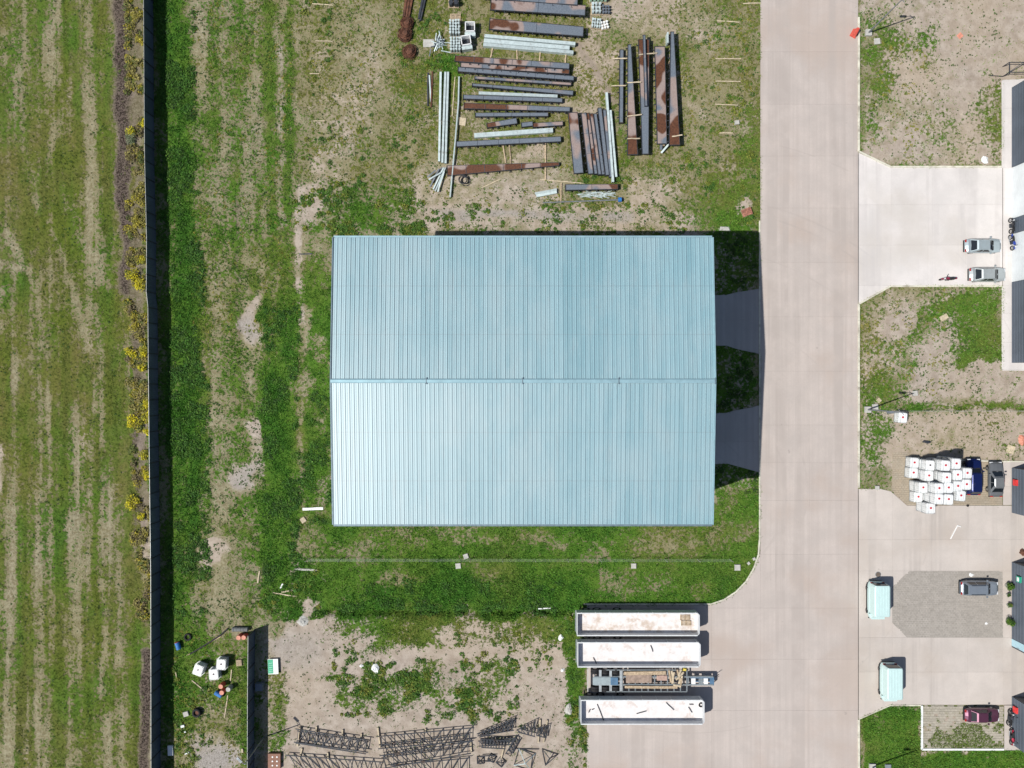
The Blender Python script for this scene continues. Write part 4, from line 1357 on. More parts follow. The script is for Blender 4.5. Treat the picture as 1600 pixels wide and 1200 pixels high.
# ------------------------------------------------------------------ stored steelwork
def primer_mat(L, rust0, rust1, waves=0.0, seed=0.0, ovals=False):
    """grey primer with pink wash and brown rust whose amount runs from rust0 (start) to rust1 (end) along local x"""
    m, nt, nodes, links, bs = nt_new('primed_steel')
    tc = nodes.new('ShaderNodeTexCoord')
    sx = nodes.new('ShaderNodeSeparateXYZ'); links.new(tc.outputs['Object'], sx.inputs[0])
    t = math_node(nt, 'ADD', math_node(nt, 'DIVIDE', sx.outputs[0], L), 0.5)
    r_ = math_node(nt, 'ADD', math_node(nt, 'MULTIPLY', t, rust1 - rust0), rust0)
    n1 = noise(nt, 0.55, 0.5, 0.3, seed=seed)
    v = math_node(nt, 'ADD', r_, math_node(nt, 'MULTIPLY', math_node(nt, 'SUBTRACT', n1, 0.5), 0.35 + waves))
    n2 = noise(nt, 6, 5, 0.65, seed=seed)
    grey = mix_col(nt, maprange(nt, n2, 0.3, 0.7), (0.125, 0.15, 0.185), (0.18, 0.21, 0.25))
    pink = mix_col(nt, maprange(nt, n2, 0.3, 0.7), (0.30, 0.225, 0.20), (0.36, 0.285, 0.26))
    rust = mix_col(nt, maprange(nt, n2, 0.3, 0.7), (0.075, 0.030, 0.016), (0.155, 0.062, 0.030))
    c = mix_col(nt, maprange(nt, v, 0.40, 0.50), grey, pink)
    c = mix_col(nt, maprange(nt, v, 0.585, 0.655), c, rust)
    links.new(c, bs.inputs['Base Color'])
    bs.inputs['Roughness'].default_value = 0.5
    bs.inputs['Metallic'].default_value = 0.1
    return m


def placed(p0, p1, ztop):
    a = P(*p0, ztop); b = P(*p1, ztop)
    a.z = b.z = 0
    mid = (a + b) / 2
    return mid, (b - a).length, math.atan2((b - a).y, (b - a).x)


def sleeper(mid, rz, x, w, top, under):
    """stack of timbers under a girder at local x"""
    c = mid + Vector((math.cos(rz) * x, math.sin(rz) * x, 0))
    o = MB().box((0, 0, (top - 0.02) / 2 - 0.04), (0.16, w, top + 0.06)).build('timber_sleeper', M_WOOD, None, c, rz)
    tag(o, 'timber sleeper propping up the ' + (under.split(', ')[-1] if 'tall girders' in under.split(', ')[-1] else under.split(',')[0]), 'timber', 'timber sleepers under the girders')


def girder(label, p0, p1, w0, w1, ztop, rust=(0.2, 0.2), fl=0.26, stiff=2.2, seed=0.0, cleats=0, group=None, waves=0.4, sl=2, capend=True):
    """plate girder lying on its side: web, two flanges, end plates, stiffeners, cleats"""
    mid, L, rz = placed(p0, p1, ztop)
    k = (1 - ztop / CAM_H) * S
    w0 *= k; w1 *= k
    root = thing('steel_girder', label, 'girder', mid, rz, group)
    m = primer_mat(L, rust[0], rust[1], waves, seed)
    if ztop <= 0.66: fl = ztop - 0.02
    zt, zb = ztop, ztop - fl
    zm = zt - 0.05
    h = L / 2
    MB().prism([(-h, -w0 / 2), (h, -w1 / 2), (h, w1 / 2), (-h, w0 / 2)], zm - 0.03, zm).build('web', m, root)
    for s_ in (-1, 1):
        MB().prism([(-h, s_ * w0 / 2), (h, s_ * w1 / 2), (h, s_ * (w1 / 2 + 0.05)), (-h, s_ * (w0 / 2 + 0.05))], zb, zt).build('flange', M_DARKSTEEL, root)
    if capend:
        for s_, ww in ((-1, w0), (1, w1)):
            MB().box((s_ * (h + 0.03), 0, (zt + zb) / 2), (0.05, ww + 0.14, fl + 0.06)).build('end_plate', M_DARKSTEEL, root)
    n = int(L / stiff)
    for i in range(1, n):
        x_ = -h + L * i / n
        ww = w0 + (w1 - w0) * i / n
        MB().box((x_, 0, zt - 0.025), (0.03, ww - 0.02, 0.05)).build('stiffener', M_GREYSTEEL, root)
    if cleats:
        mb = MB()
        for i in range(cleats):
            x_ = -h + L * (i + 0.5) / cleats + random.uniform(-0.1, 0.1)
            ww = w0 + (w1 - w0) * (i + 0.5) / cleats
            mb.box((x_, -ww / 2 - 0.17, zt - 0.14), (0.06, 0.22, 0.2))
            if i % 2: mb.box((x_ + 0.1, -ww / 2 - 0.25, zt - 0.10), (0.14, 0.05, 0.16))
        tag(mb.build('cleats', M_DARKSTEEL, root), kind='stuff')
    if zb > 0.12:
        for i in range(sl):
            sleeper(mid, rz, -h + L * (i + 0.5) / sl, max(w0, w1) * 0.5 + 0.15, zb, label)
    return root


def channel(name, label, p0, p1, w, ztop, m=None, h=0.16, cat='purlin', group=None, zbase=None):
    """cold formed channel: flat web on top, two lips down"""
    h = ztop - 0.02
    mid, L, rz = placed(p0, p1, ztop)
    w *= (1 - ztop / CAM_H) * S
    m = m or M_GALV
    root = thing(name, label, cat, mid, rz, group)
    MB().box((0, 0, ztop - 0.012), (L, w, 0.024)).build('web', m, root)
    for s_ in (-1, 1):
        MB().box((0, s_ * (w / 2 - 0.012), ztop - h / 2 - 0.02), (L, 0.024, h - 0.01)).build('lip', m, root)
    return root


def stick(name, label, p0, p1, w, h, m=None, z=0.0, cat='timber', group=None):
    a, b = P(*p0, z), P(*p1, z)
    mid = (a + b) / 2
    d = (b - a)
    mb = MB()
    # slightly warped plank of three segments
    pts = [Vector((-d.length / 2, 0, h / 2 - 0.01)), Vector((-d.length / 6, random.uniform(-0.03, 0.03), h / 2 + 0.004)),
           Vector((d.length / 6, random.uniform(-0.03, 0.03), h / 2)), Vector((d.length / 2, 0, h / 2 - 0.01))]
    R = []
    for q in pts: R.append([(q.x, q.y - w / 2, q.z - h / 2), (q.x, q.y + w / 2, q.z - h / 2), (q.x, q.y + w / 2, q.z + h / 2), (q.x, q.y - w / 2, q.z + h / 2)])
    mb.rings(R)
    o = mb.build(name, m or M_WOOD, None, Vector((mid.x, mid.y, z)), math.atan2(d.y, d.x))
    return tag(o, label, cat, group)


G = 'steel girders stacked in the storage yard'
girder('grey girder cut off by the top edge of the yard, above all others', (752, -11), (902, 2), 13, 13, 0.95, (0.25, 0.35), seed=1, cleats=10, group=G)
girder('long grey web girder with pale wash patches, second from the top edge', (767, 7), (914, 16), 15, 15, 0.95, (0.5, 0.3), seed=8.3, cleats=10, group=G, stiff=5.0)
girder('long grey web girder with a rust corner, above the galvanised purlins', (765, 37), (911, 49), 16, 14, 0.95, (0.62, 0.25), seed=3.7, cleats=12, group=G, stiff=5.0)
girder('pink washed narrow girder just below the galvanised purlins', (711, 91), (889, 103), 8, 8, 0.8, (0.75, 0.35), seed=5, cleats=12, group=G)
girder('pinkish brown narrow girder, second below the galvanised purlins', (720, 101), (889, 112), 6, 6, 0.65, (0.5, 0.62), seed=6, cleats=12, group=G)
girder('dark grey narrow girder with cleats, third below the galvanised purlins', (716, 108), (896, 122), 6, 6, 0.6, (0.2, 0.2), seed=7, cleats=16, group=G)
girder('thin brown girder with short posts in the middle of the yard', (742, 121), (892, 131), 3.5, 3.5, 0.45, (0.4, 0.5), seed=8, cleats=13, group=G, fl=0.2)
girder('grey girder with a tapered left tip in the middle of the yard', (738, 132), (895, 145), 3, 6, 0.5, (0.15, 0.2), seed=9, cleats=13, group=G)
girder('grey girder with blackened left end under a galvanised purlin', (724, 151), (878, 156.5), 5.5, 5.5, 0.5, (0.35, 0.1), seed=10, cleats=13, group=G)
girder('girder rusted brown on its left third in the middle of the yard', (725, 165), (890, 170.5), 8, 6, 0.5, (0.95, 0.15), seed=11, cleats=14, group=G, waves=0.1)
girder('short plain grey girder below the half rusted girder', (743, 179), (856, 178.5), 5, 5, 0.45, (0.2, 0.2), seed=12, cleats=9, group=G)
girder('short tilted grey girder with a rusty left end', (761, 196), (807, 188.5), 6, 8, 0.45, (0.7, 0.1), seed=13, cleats=5, group=G)
girder('very short grey girder stub between two short girders', (815, 195), (832, 193), 6, 6, 0.42, (0.2, 0.2), seed=14, group=G)
girder('short pinkish girder at the right end of the tilted row', (833, 195.5), (879, 192.5), 5.5, 5.5, 0.42, (0.5, 0.5), seed=15, cleats=5, group=G)
girder('long grey girder with stepped left end, lowest of the straight grey ones', (713, 225), (876, 217), 7, 7, 0.5, (0.15, 0.15), seed=16, cleats=14, group=G)
girder('rusty tapered girder lying alone, wide at its pale left end', (699, 266.5), (873, 256), 15, 4, 0.42, (0.52, 0.85), seed=20.4, cleats=10, group=G, waves=0.5)
girder('wide blue grey girder standing left of the upright girder bundle', (895, 176), (904, 270), 14, 14, 0.85, (0.72, 0.2), seed=22, group=G, stiff=9.0, waves=0.2)
for i, (a, b, w, t, rs, lb) in enumerate((
        ((912, 177), (923, 271), 7, 0.75, (0.5, 0.5), 'brown and pink girder, second in the upright bundle'),
        ((918, 177), (931, 271), 4, 0.65, (0.62, 0.5), 'thin brown girder, third in the upright bundle'),
        ((924, 178), (937, 272), 4, 0.65, (0.66, 0.3), 'thin brown and grey girder, fourth in the upright bundle'),
        ((930, 178), (942.5, 272), 4, 0.6, (0.2, 0.2), 'thin dark grey girder, fifth in the upright bundle'),
        ((937, 169), (949, 273), 5, 0.6, (0.15, 0.3), 'longer grey girder with cleats, sixth in the upright bundle'),
        ((944.5, 172), (954.5, 276), 4, 0.55, (0.4, 0.3), 'thin grey girder next to the pale purlins of the upright bundle'))):
    girder(lb, a, b, w, w, t, rs, seed=30 + i, cleats=8 if w > 4 else 5, group=G, fl=0.22)
girder('tapered girder with a wavy rust lower half, leftmost of the four tall girders', (983.5, 70), (988.5, 241), 4, 15, 1.05, (0.1, 0.85), seed=41.5, cleats=16, group=G, stiff=9.0, waves=0.3)
girder('girder with rusty top end, second of the four tall girders', (1006, 62), (1008.5, 240), 16, 9, 0.95, (0.78, 0.05), seed=42, cleats=10, group=G, stiff=9.0, waves=0.2)
girder('rust red girder with pale oval spots, third of the four tall girders', (1031, 73), (1034.5, 224), 15, 14, 1.0, (0.70, 0.55), seed=46.2, cleats=16, group=G, stiff=9.0, waves=0.6)
girder('tapered girder with wavy rust below, rightmost of the four tall girders', (1050.5, 50), (1054, 226), 4, 16, 1.1, (0.05, 0.85), seed=49.1, cleats=16, group=G, stiff=9.0, waves=0.3)
girder('thin dark rail lying along the top of the second tall girder', (1006.5, 55), (1009.5, 165), 3, 3, 1.25, (0.3, 0.4), seed=50, fl=0.2, group=G, sl=0)
girder('narrow dark girder left of the four tall girders', (971.5, 78), (970.5, 191), 5, 5, 0.5, (0.2, 0.2), seed=51, cleats=6, group=G)
girder('short grey girder with rusty right end, below the upright bundle', (884, 292.5), (965, 291.5), 8, 7, 0.6, (0.1, 0.75), seed=52, cleats=6, group=G)

GP = 'galvanised purlins in the storage yard'
for a, b, w, t, lb in (((757, 55.5), (899, 68), 5, 0.62, 'pale galvanised purlin, upper of the three in one row'),
                       ((756, 63), (890, 74.5), 6, 0.58, 'bluish galvanised purlin, middle of the three in one row'),
                       ((755, 69), (896, 81.5), 5, 0.55, 'pale galvanised purlin, lower of the three in one row'),
                       ((748, 145), (871, 150), 4.5, 0.62, 'pale galvanised purlin above the girder with blackened end'),
                       ((741, 211.5), (864, 203), 7, 0.45, 'wide pale galvanised channel above the stepped grey girder'),
                       ((688.5, 112), (686, 252), 3.2, 0.4, 'pale upright purlin, leftmost of the three left of the girders'),
                       ((695.8, 112), (691, 254), 3.2, 0.4, 'pale upright purlin, middle of the three left of the girders'),
                       ((700, 112), (696, 255), 3.2, 0.4, 'pale upright purlin, rightmost of the three left of the girders'),
                       ((948, 144), (958, 284), 3.4, 0.6, 'longest pale purlin on the right of the upright bundle'),
                       ((954, 172), (963, 276), 3.2, 0.55, 'shorter pale purlin on the right of the upright bundle'),
                       ((836, 302.5), (870, 296), 3.6, 0.35, 'short grey channel offcut, upper of a pair'),
                       ((838, 306), (870, 299.8), 4, 0.33, 'short pale channel offcut, lower of a pair')):
    channel('galvanised_purlin', lb, a, b, w, t, group=GP)
# bent thin rail left
mb = MB().tube([P(717.5, 120, 0.3), P(716.5, 160, 0.3), P(712, 215, 0.35), P(703.5, 308, 0.25)], 0.11, 6)
tag(mb.build('metal_rail', M_GALV), 'thin bent pale rail crossing the end of the rusty tapered girder', 'rail')
stick('yellow_batten', 'thin yellowish batten beside the bent pale rail', (711, 120), (706.5, 182), 0.10, 0.06, M_PALE_WOOD)
for a, b, m, lb in (((669, 114), (668.5, 166), M_DARKSTEEL, 'dark steel bar left of the upright purlins'), ((671, 118), (673.5, 160), M_GALV, 'pale steel bar left of the upright purlins'),
                    ((675.5, 112), (673.5, 168), M_RUST, 'rust red steel bar left of the upright purlins')):
    stick('steel_bar', lb, a, b, 0.16, 0.14, m, cat='steel bar')
# fan of pale bars bottom left of the yard
for i, (a, b) in enumerate((((690, 262), (672, 292)), ((693, 262), (677, 296)), ((696, 262), (680, 299)), ((686, 264), (675, 286)), ((694, 268), (684, 300)), ((689, 270), (670, 281)), ((681, 266), (668, 277)))):
    stick('scrap_strip', 'pale metal strip in the fanned heap below the upright purlins', a, b, 0.17, 0.1, M_GALV if i % 3 else M_POLE, z=0.04 + 0.07 * i, cat='metal strip', group='fanned heap of metal strips')
# skids
SK = 'timber skids under stored steel'
for a, b, lb in (((770, 73), (766, 92), 'leftmost timber skid below the galvanised purlins'), ((807, 76), (808, 95), 'second timber skid below the galvanised purlins'),
                 ((844, 80), (843, 97), 'third timber skid below the galvanised purlins'), ((884, 84), (883, 99), 'rightmost timber skid below the galvanised purlins'),
                 ((786, 228), (790, 255), 'left one of two timber skids above the rusty tapered girder'), ((796, 226), (798, 256), 'right one of two timber skids above the rusty tapered girder'),
                 ((852, 222), (852, 282), 'long timber skid by the tip of the rusty tapered girder'), ((877, 286), (876, 318), 'timber skid left of the short half rusted girder')):
    stick('timber_skid', lb, a, b, 0.16, 0.12, group=SK)
for a, b, z, lb in (((957, 92), (981, 91.5), 0.5, 'pale timber across the narrow dark girder, upper'), ((955, 134.5), (978, 134), 0.5, 'pale timber across the narrow dark girder, lower'),
                    ((998, 86), (1027, 83), 1.0, 'pale timber lying over the top of the tall girders'), ((980, 129.5), (1002, 128.5), 1.0, 'pale timber between first and second tall girder, upper'),
                    ((980, 182), (1003, 179), 1.05, 'pale timber between first and second tall girder, lower'), ((980, 217), (1000, 216.5), 1.06, 'pale timber near the foot of the first tall girder'),
                    ((1050, 213.5), (1066, 211), 1.1, 'pale timber near the foot of the rightmost tall girder')):
    stick('pale_timber', lb, a, b, 0.13, 0.09, M_PALE_WOOD, z=z)
# angle brackets near the tall girders
br = thing('angle_bracket', 'pale steel bracket sticking out below the spotted rust girder', 'bracket', P(1038, 232))
MB().bar((0.55, 0.5, 0.62), (-0.45, -0.65, 0.35), 0.22, 0.1).build('arm', M_GALV, br)
MB().bar((-0.5, 0.5, 0.6), (-0.5, -0.3, 0.4), 0.30, 0.08).build('plate', M_GREYSTEEL, br)
MB().box((-0.2, 0.3, 0.25), (0.3, 0.2, 0.5)).build('foot', M_WOOD, br)
br = thing('angle_bracket', 'pale steel bracket at the upper tip of the rightmost tall girder', 'bracket', P(1041, 64))
MB().box((0, 0, 0.45), (0.18, 1.3, 0.9)).build('plate', M_GALV, br)
MB().box((0.3, 0.2, 0.5), (0.6, 0.08, 0.3)).build('arm', M_GALV, br)
MB().box((0.3, -0.25, 0.4), (0.6, 0.08, 0.3)).build('arm', M_GALV, br)

# timber lines in the grass right and left of the yard
for i, (a, b, lb) in enumerate((((1120, 33), (1155, 35), 'first pale batten in the grass beside the road, counting from the top'), ((1118, 92), (1158, 92), 'second pale batten in the grass beside the road, counting from the top'),
                                ((1118, 127), (1157, 127.5), 'third pale batten in the grass beside the road, counting from the top'), ((1117, 163), (1153, 164.5), 'fourth pale batten in the grass beside the road, counting from the top'),
                                ((1124, 208), (1145, 208), 'short fifth pale batten in the grass beside the road'), ((1161, 6), (1189, 5), 'pale batten touching the road edge near the top'),
                                ((488, 6), (521, 8.5), 'pale batten across the bare strip near the top edge'), ((493, 64), (520, 65), 'pale batten across the bare strip, second from the top'),
                                ((484, 115.5), (499, 115), 'short pale batten across the bare strip, third from the top'), ((490, 189.5), (508, 189), 'short pale batten across the bare strip, lowest'),
                                ((844, 280.5), (914, 287), 'long pale yellow pole below the upright bundle'), ((752, 294), (782, 280), 'dusty board lying on bare ground below the rusty tapered girder'))):
    stick('wooden_batten', lb, a, b, 0.11, 0.07, M_PALE_WOOD, group='battens lying in the grass' if i < 10 else None)
# round post with blue cap and thin pole
po = thing('capped_pole', 'thin grey pole on the ground ending in a dark blue cap', 'pole', P(910, 315))
a = P(848, 317) - P(910, 315); b = P(966, 313) - P(910, 315)
MB().cyl((a.x, a.y, 0.12), (b.x, b.y, 0.25), 0.07, 0.09, 8).build('shaft', M_POLE, po)
MB().cyl((b.x - 0.05, b.y, 0.25), (b.x + 0.35, b.y + 0.03, 0.27), 0.28, 0.28, 12).build('cap', M_BLUE, po)
# pale reed heap
r = np.random.default_rng(3)
hp = MB()
for i in range(40):
    c = P(r.uniform(905, 955), r.uniform(300, 309)) - P(930, 305)
    aa = r.uniform(-0.5, 0.5)
    hp.bar((c.x - math.cos(aa) * 0.7, c.y - math.sin(aa) * 0.5, 0.03 + i * 0.004), (c.x + math.cos(aa) * 0.7, c.y + math.sin(aa) * 0.5, 0.06 + i * 0.004), 0.05)
tag(hp.build('straw_heap', M_GALV, None, P(930, 305)), 'heap of pale thin rods below the short half rusted girder', 'rods')

# rusty coils
def coil(label, pxy, rad, seed):
    r = np.random.default_rng(seed)
    root = thing('rebar_bundle', label, 'scrap metal', P(*pxy), 0, 'rusty scrap bundles by the weeds')
    for j in range(3):
        mb = MB()
        for i in range(16):
            rr = rad * r.uniform(0.35, 1.0)
            z = r.uniform(0.05, 0.75) * (1.2 - rr / rad * 0.7)
            a0 = r.uniform(0, 6.28)
            pts = []
            for k in range(8):
                a_ = a0 + k * 0.6
                q = rr * r.uniform(0.85, 1.15)
                pts.append(Vector((q * math.cos(a_), q * math.sin(a_), z + r.uniform(-0.06, 0.06))))
            mb.tube(pts, 0.028, 4)
        mb.build('wire_coil', M_RUST, root)
    MB().rings([[(rad * 0.8 * q * math.cos(a_), rad * 0.8 * q * math.sin(a_), z) for a_ in np.linspace(0, 5.7, 10)] for q, z in ((1, 0.0), (0.95, 0.3), (0.5, 0.55))]).build('core', M_RUST, root)


coil('rusty round bundle of wire, top of the three by the weeds', (636, 38), 0.85, 1)
coil('rusty round bundle of wire, middle of the three by the weeds', (633, 55), 0.9, 2)
coil('rusty round bundle of wire, bottom of the three by the weeds', (640, 82), 0.9, 3)


def bundle(name, label, p0, p1, n, w, m, ztop=0.3, cat='bundle'):
    mid, L, rz = placed(p0, p1, ztop)
    root = thing(name, label, cat, mid, rz)
    for i in range(n):
        y_ = (i - (n - 1) / 2) * w / n
        MB().bar((-L / 2 + random.uniform(-0.2, 0.2), y_, 0.1 + 0.08 * (i % 2)), (L / 2 + random.uniform(-0.2, 0.2), y_ * 0.8, 0.12 + 0.08 * (i % 2)), w / n * 0.75, 0.14).build('bar', m, root)
    return root


bundle('bar_bundle', 'brown bundle of bars running out of the top edge', (641, -18), (634, 27), 6, 1.1, M_RUST)
bundle('bar_bundle', 'dark bundle of bars curving out of the top edge', (664, -12), (655, 30), 4, 0.6, M_DARKSTEEL)


# stacks of galvanised parts and frames
def part_stack(label, pxy, w, d, h, nx, ny, m, rz=0.0, name='bracket_stack'):
    root = thing(name, label, 'stacked parts', P(*pxy), rz)
    MB().box((0, 0, 0.07), (w, d, 0.14)).build('pallet', M_WOOD, root)
    for i in range(nx):
        for j in range(ny):
            x_ = -w / 2 + w * (i + 0.5) / nx; y_ = -d / 2 + d * (j + 0.5) / ny
            z = h + random.uniform(-0.08, 0.06)
            mb = MB()
            mb.box((x_, y_, (0.14 + z) / 2), (w / nx * 0.55, d / ny * 0.8, z - 0.14))
            mb.box((x_ + random.uniform(-0.05, 0.05), y_, z + 0.025), (w / nx * 0.8, d / ny * 0.4, 0.04), random.uniform(-0.3, 0.3))
            mb.build('bracket', m, root)
    return root


part_stack('stack of pale galvanised brackets below the wooden pallet', (711, 47), 1.35, 1.8, 0.95, 4, 5, M_GALV)
part_stack('stack of pale galvanised brackets beside the spiky silver heap', (712, 73), 1.35, 1.7, 0.9, 4, 5, M_GALV)
part_stack('stack of pale grey plates right of the topmost girders', (931, 15), 1.25, 1.4, 0.6, 3, 3, M_GALV)
part_stack('stack of dark grey parts at the end of the topmost girders', (946, 17), 1.0, 1.1, 0.5, 3, 3, M_GREYSTEEL)
part_stack('tilted stack of pale parts below the grey plates', (931, 38), 1.2, 1.2, 0.45, 4, 3, M_GALV, -0.1)
part_stack('smaller tilted stack of pale parts, right of another', (944, 41), 1.0, 1.0, 0.4, 3, 3, M_WHITE, 0.25)
part_stack('pale green crate touching the top edge', (934, -1), 2.2, 0.9, 0.6, 5, 2, mat('pale_green', (0.42, 0.62, 0.48), 0.6))
part_stack('dark box stack touching the top edge above the pallet', (709, 4), 1.3, 1.4, 0.8, 2, 2, M_DARKSTEEL)
for (x_, y_), rz, lb in (((735, 49), 0.0, 'white open frame box beside the bracket stack, upper'), ((729, 70), 0.15, 'white open frame box beside the bracket stack, lower')):
    root = thing('frame_box', lb, 'frame', P(x_, y_), rz)
    for sx, sy, bw, bd in ((-0.55, 0.1, 0.10, 1.1), (0.55, 0.1, 0.10, 1.1), (0, 0.66, 1.2, 0.10), (0, -0.42, 1.2, 0.10)):
        MB().box((sx, sy, 0.5), (bw, bd, 1.0)).build('side', M_WHITE, root)
    MB().box((0, -0.68, 0.35), (1.3, 0.4, 0.7)).build('step', M_GALV, root)
    MB().box((0, 0.1, 0.12), (1.0, 1.0, 0.1)).build('floor', M_DARKSTEEL, root)


def pallet(label, pxy, rz=0.0, z=0.0, w=1.2, d=1.0, m=None, group=None):
    p = P(*pxy, z)
    root = thing('wooden_pallet', label, 'pallet', p, rz, group)
    for i in range(7):
        MB().box((0, -d / 2 + d * (i + 0.5) / 7, 0.135), (w, d / 7 * 0.68, 0.022)).build('board', m or M_WOOD, root)
    for i in (-1, 0, 1):
        MB().box((i * (w / 2 - 0.05), 0, 0.062), (0.1, d, 0.12)).build('bearer', m or M_WOOD, root)
    return root


pallet('wooden pallet above the galvanised bracket stack', (711.5, 28.5), 0, 0.0, 1.3, 1.0)
o = MB().box((0, 0, 0.06), (1.35, 0.95, 0.05)).box((0, 0, 0.015), (1.0, 0.7, 0.04)).build('board', M_CONC_BLOCK, None, P(670, 68))
tag(o, 'pale flat board left of the spiky silver heap', 'board')
# spiky heap
r = np.random.default_rng(9)
root = thing('scrap_heap', 'spiky heap of silver metal offcuts beside the leafy weeds', 'scrap metal', P(688, 70))
for i in range(34):
    c = Vector((r.normal(0, 0.45), r.normal(0, 0.4), r.uniform(0.05, 0.45)))
    a_ = r.uniform(0, 6.28); e = r.uniform(-0.2, 0.6); L = r.uniform(0.5, 1.2)
    dv = Vector((math.cos(a_) * math.cos(e), math.sin(a_) * math.cos(e), math.sin(e))) * L / 2
    c.z = max(c.z, abs(dv.z) + 0.04)
    MB().bar(c - dv, c + dv, 0.10, 0.05).build('offcut', M_GALV if i % 3 else M_GREYSTEEL, root)
root = thing('wire_coil', 'dark tangled coil below the rusty tapered girder', 'scrap metal', P(725, 283))
for j in range(6):
    MB().torus((random.uniform(-0.2, 0.2), random.uniform(-0.15, 0.15), 0.08 + j * 0.09), random.uniform(0.4, 0.65), 0.035, 'z', 14, 4).build('loop', M_DARKSTEEL, root)
# brick pallet by the road, pale block, white scrap
root = thing('brick_pile', 'pile of reddish bricks on the grass near the road edge', 'bricks', P(1166, 332), 0.35)
MB().box((0, 0, 0.06), (1.2, 0.95, 0.12)).build('pallet', M_WOOD, root)
mbk = mat('red_brick', (0.36, 0.16, 0.11), 0.9, rand=0.4)
for i in range(6):
    for j in range(4):
        MB().box((-0.5 + i * 0.2, -0.33 + j * 0.22, 0.22 + random.uniform(0, 0.06)), (0.18, 0.20, 0.2), random.uniform(-0.15, 0.15)).build('brick', mbk, root)
o = MB().rings([[(-0.3, -0.28, 0), (0.32, -0.2, 0), (0.28, 0.3, 0), (-0.25, 0.26, 0)], [(-0.27, -0.25, 0.2), (0.27, -0.2, 0.24), (0.25, 0.25, 0.2), (-0.2, 0.22, 0.22)]]).build('stone_block', M_CONC_BLOCK, None, P(1151, 192))
tag(o, 'pale square stone block in the grass below the third batten', 'block')
o = MB().rings([[(-0.75, -0.2, 0), (0.7, -0.3, 0), (0.5, 0.25, 0), (-0.6, 0.3, 0)], [(-0.7, -0.1, 0.1), (0.5, -0.25, 0.16), (0.35, 0.2, 0.12), (-0.55, 0.22, 0.08)]]).build('plastic_sheet', M_CONC_BLOCK, None, P(1133, 357.5))
tag(o, 'crumpled pale sheet at the north east corner of the warehouse', 'sheet')


# ------------------------------------------------------------------ lattice trusses in the south yard
def truss(label, c0, c1, d0, d1, bays, h=0.5, flip=False, m=None, group='steel trusses laid out in the south yard', r=0.045):
    """flat truss lying on sleepers: chord c0-c1 and chord d0-d1 (photo points), web members"""
    z = h
    A, B, C, D = (P(*q, z) for q in (c0, c1, d0, d1))
    base = (A + B + C + D) / 4
    base.z = 0
    root = thing('roof_truss', label, 'truss', base, 0, group)
    m = m or M_DARKSTEEL
    for q0, q1 in ((A, B), (C, D)):
        MB().bar(q0 - base, q1 - base, r * 2.1, r * 2.1).build('chord', m, root)
    for i in range(bays + 1):
        t = 0.04 + 0.92 * i / bays
        a = A.lerp(B, t) - base; c = C.lerp(D, t) - base
        MB().bar(a, c, r * 1.5).build('vertical', m, root)
        if i < bays:
            t2 = 0.04 + 0.92 * (i + 1) / bays
            fl_ = flip if i < bays / 2 else not flip
            p, q = (A.lerp(B, t), C.lerp(D, t2)) if fl_ else (A.lerp(B, t2), C.lerp(D, t))
            MB().bar(p - base + Vector((0, 0, 0.03)), q - base + Vector((0, 0, 0.03)), r * 1.7).build('diagonal', m, root)
    return root


truss('lattice truss with pale timbers poking out, left end of the truss yard', (462, 1139), (578, 1157), (459, 1159.5), (575, 1175.5), 8, flip=False)
truss('second truss layer lying below the left lattice truss', (464, 1142), (576, 1159), (462, 1161), (572, 1178), 8, 0.25, True)
truss('long lattice truss at the bottom edge, left of centre', (446, 1180), (600, 1191), (462, 1206), (606, 1214), 9, flip=True)
truss('lattice truss, uppermost in the middle of the truss yard', (589, 1151), (741, 1137), (591, 1170), (740, 1157), 9, flip=True)
truss('lattice truss overlapping the uppermost one in the middle', (592, 1164), (735, 1147), (596, 1184), (738, 1166), 9, 0.3, True)
truss('lattice truss, third down in the middle of the truss yard', (593, 1181), (738, 1158), (597, 1201), (736, 1177), 9, flip=True)
truss('lattice truss, lowest in the middle of the truss yard', (610, 1196), (735, 1184), (615, 1216), (735, 1204), 8, 0.35, True)
truss('wedge shaped truss half right of the long trusses', (745, 1147), (804, 1122), (746, 1150), (803, 1141), 7, 0.55, True)
truss('second wedge truss half under the first', (748, 1150), (806, 1125), (749, 1152), (801, 1139), 7, 0.3, False)
truss('short wedge truss half at the right end of the row', (807, 1141), (838, 1126), (810, 1144), (836, 1151), 5, 0.55, True)
truss('short dark truss piece under the two pale timbers', (836, 1139), (859, 1133), (838, 1149), (854, 1153), 4, 0.4, False)
truss('crossed small truss below the wedge truss half', (747, 1158), (806, 1153), (748, 1166), (800, 1163), 10, 0.45, True)
truss('small truss lying on the crossed small truss', (750, 1155), (795, 1157), (752, 1168), (790, 1170), 8, 0.6, False)
truss('upright bent small truss beside the crossed ones', (790, 1178), (806, 1152), (797, 1182), (811, 1157), 5, 0.5, True)


def pyramid(label, c, rad, apex, m, rz=0.0, legs=4):
    root = thing('steel_pyramid_frame', label, 'frame', P(*c), rz, 'loose frames at the bottom of the truss yard')
    base = [Vector((rad * math.cos(2 * math.pi * i / legs), rad * math.sin(2 * math.pi * i / legs), 0.06)) for i in range(legs)]
    for i in range(legs):
        MB().bar(base[i], base[(i + 1) % legs], 0.08).build('base_bar', M_DARKSTEEL, root)
        MB().bar(base[i], (0.1, 0.1, apex), 0.085).build('leg', m, root)
    return root


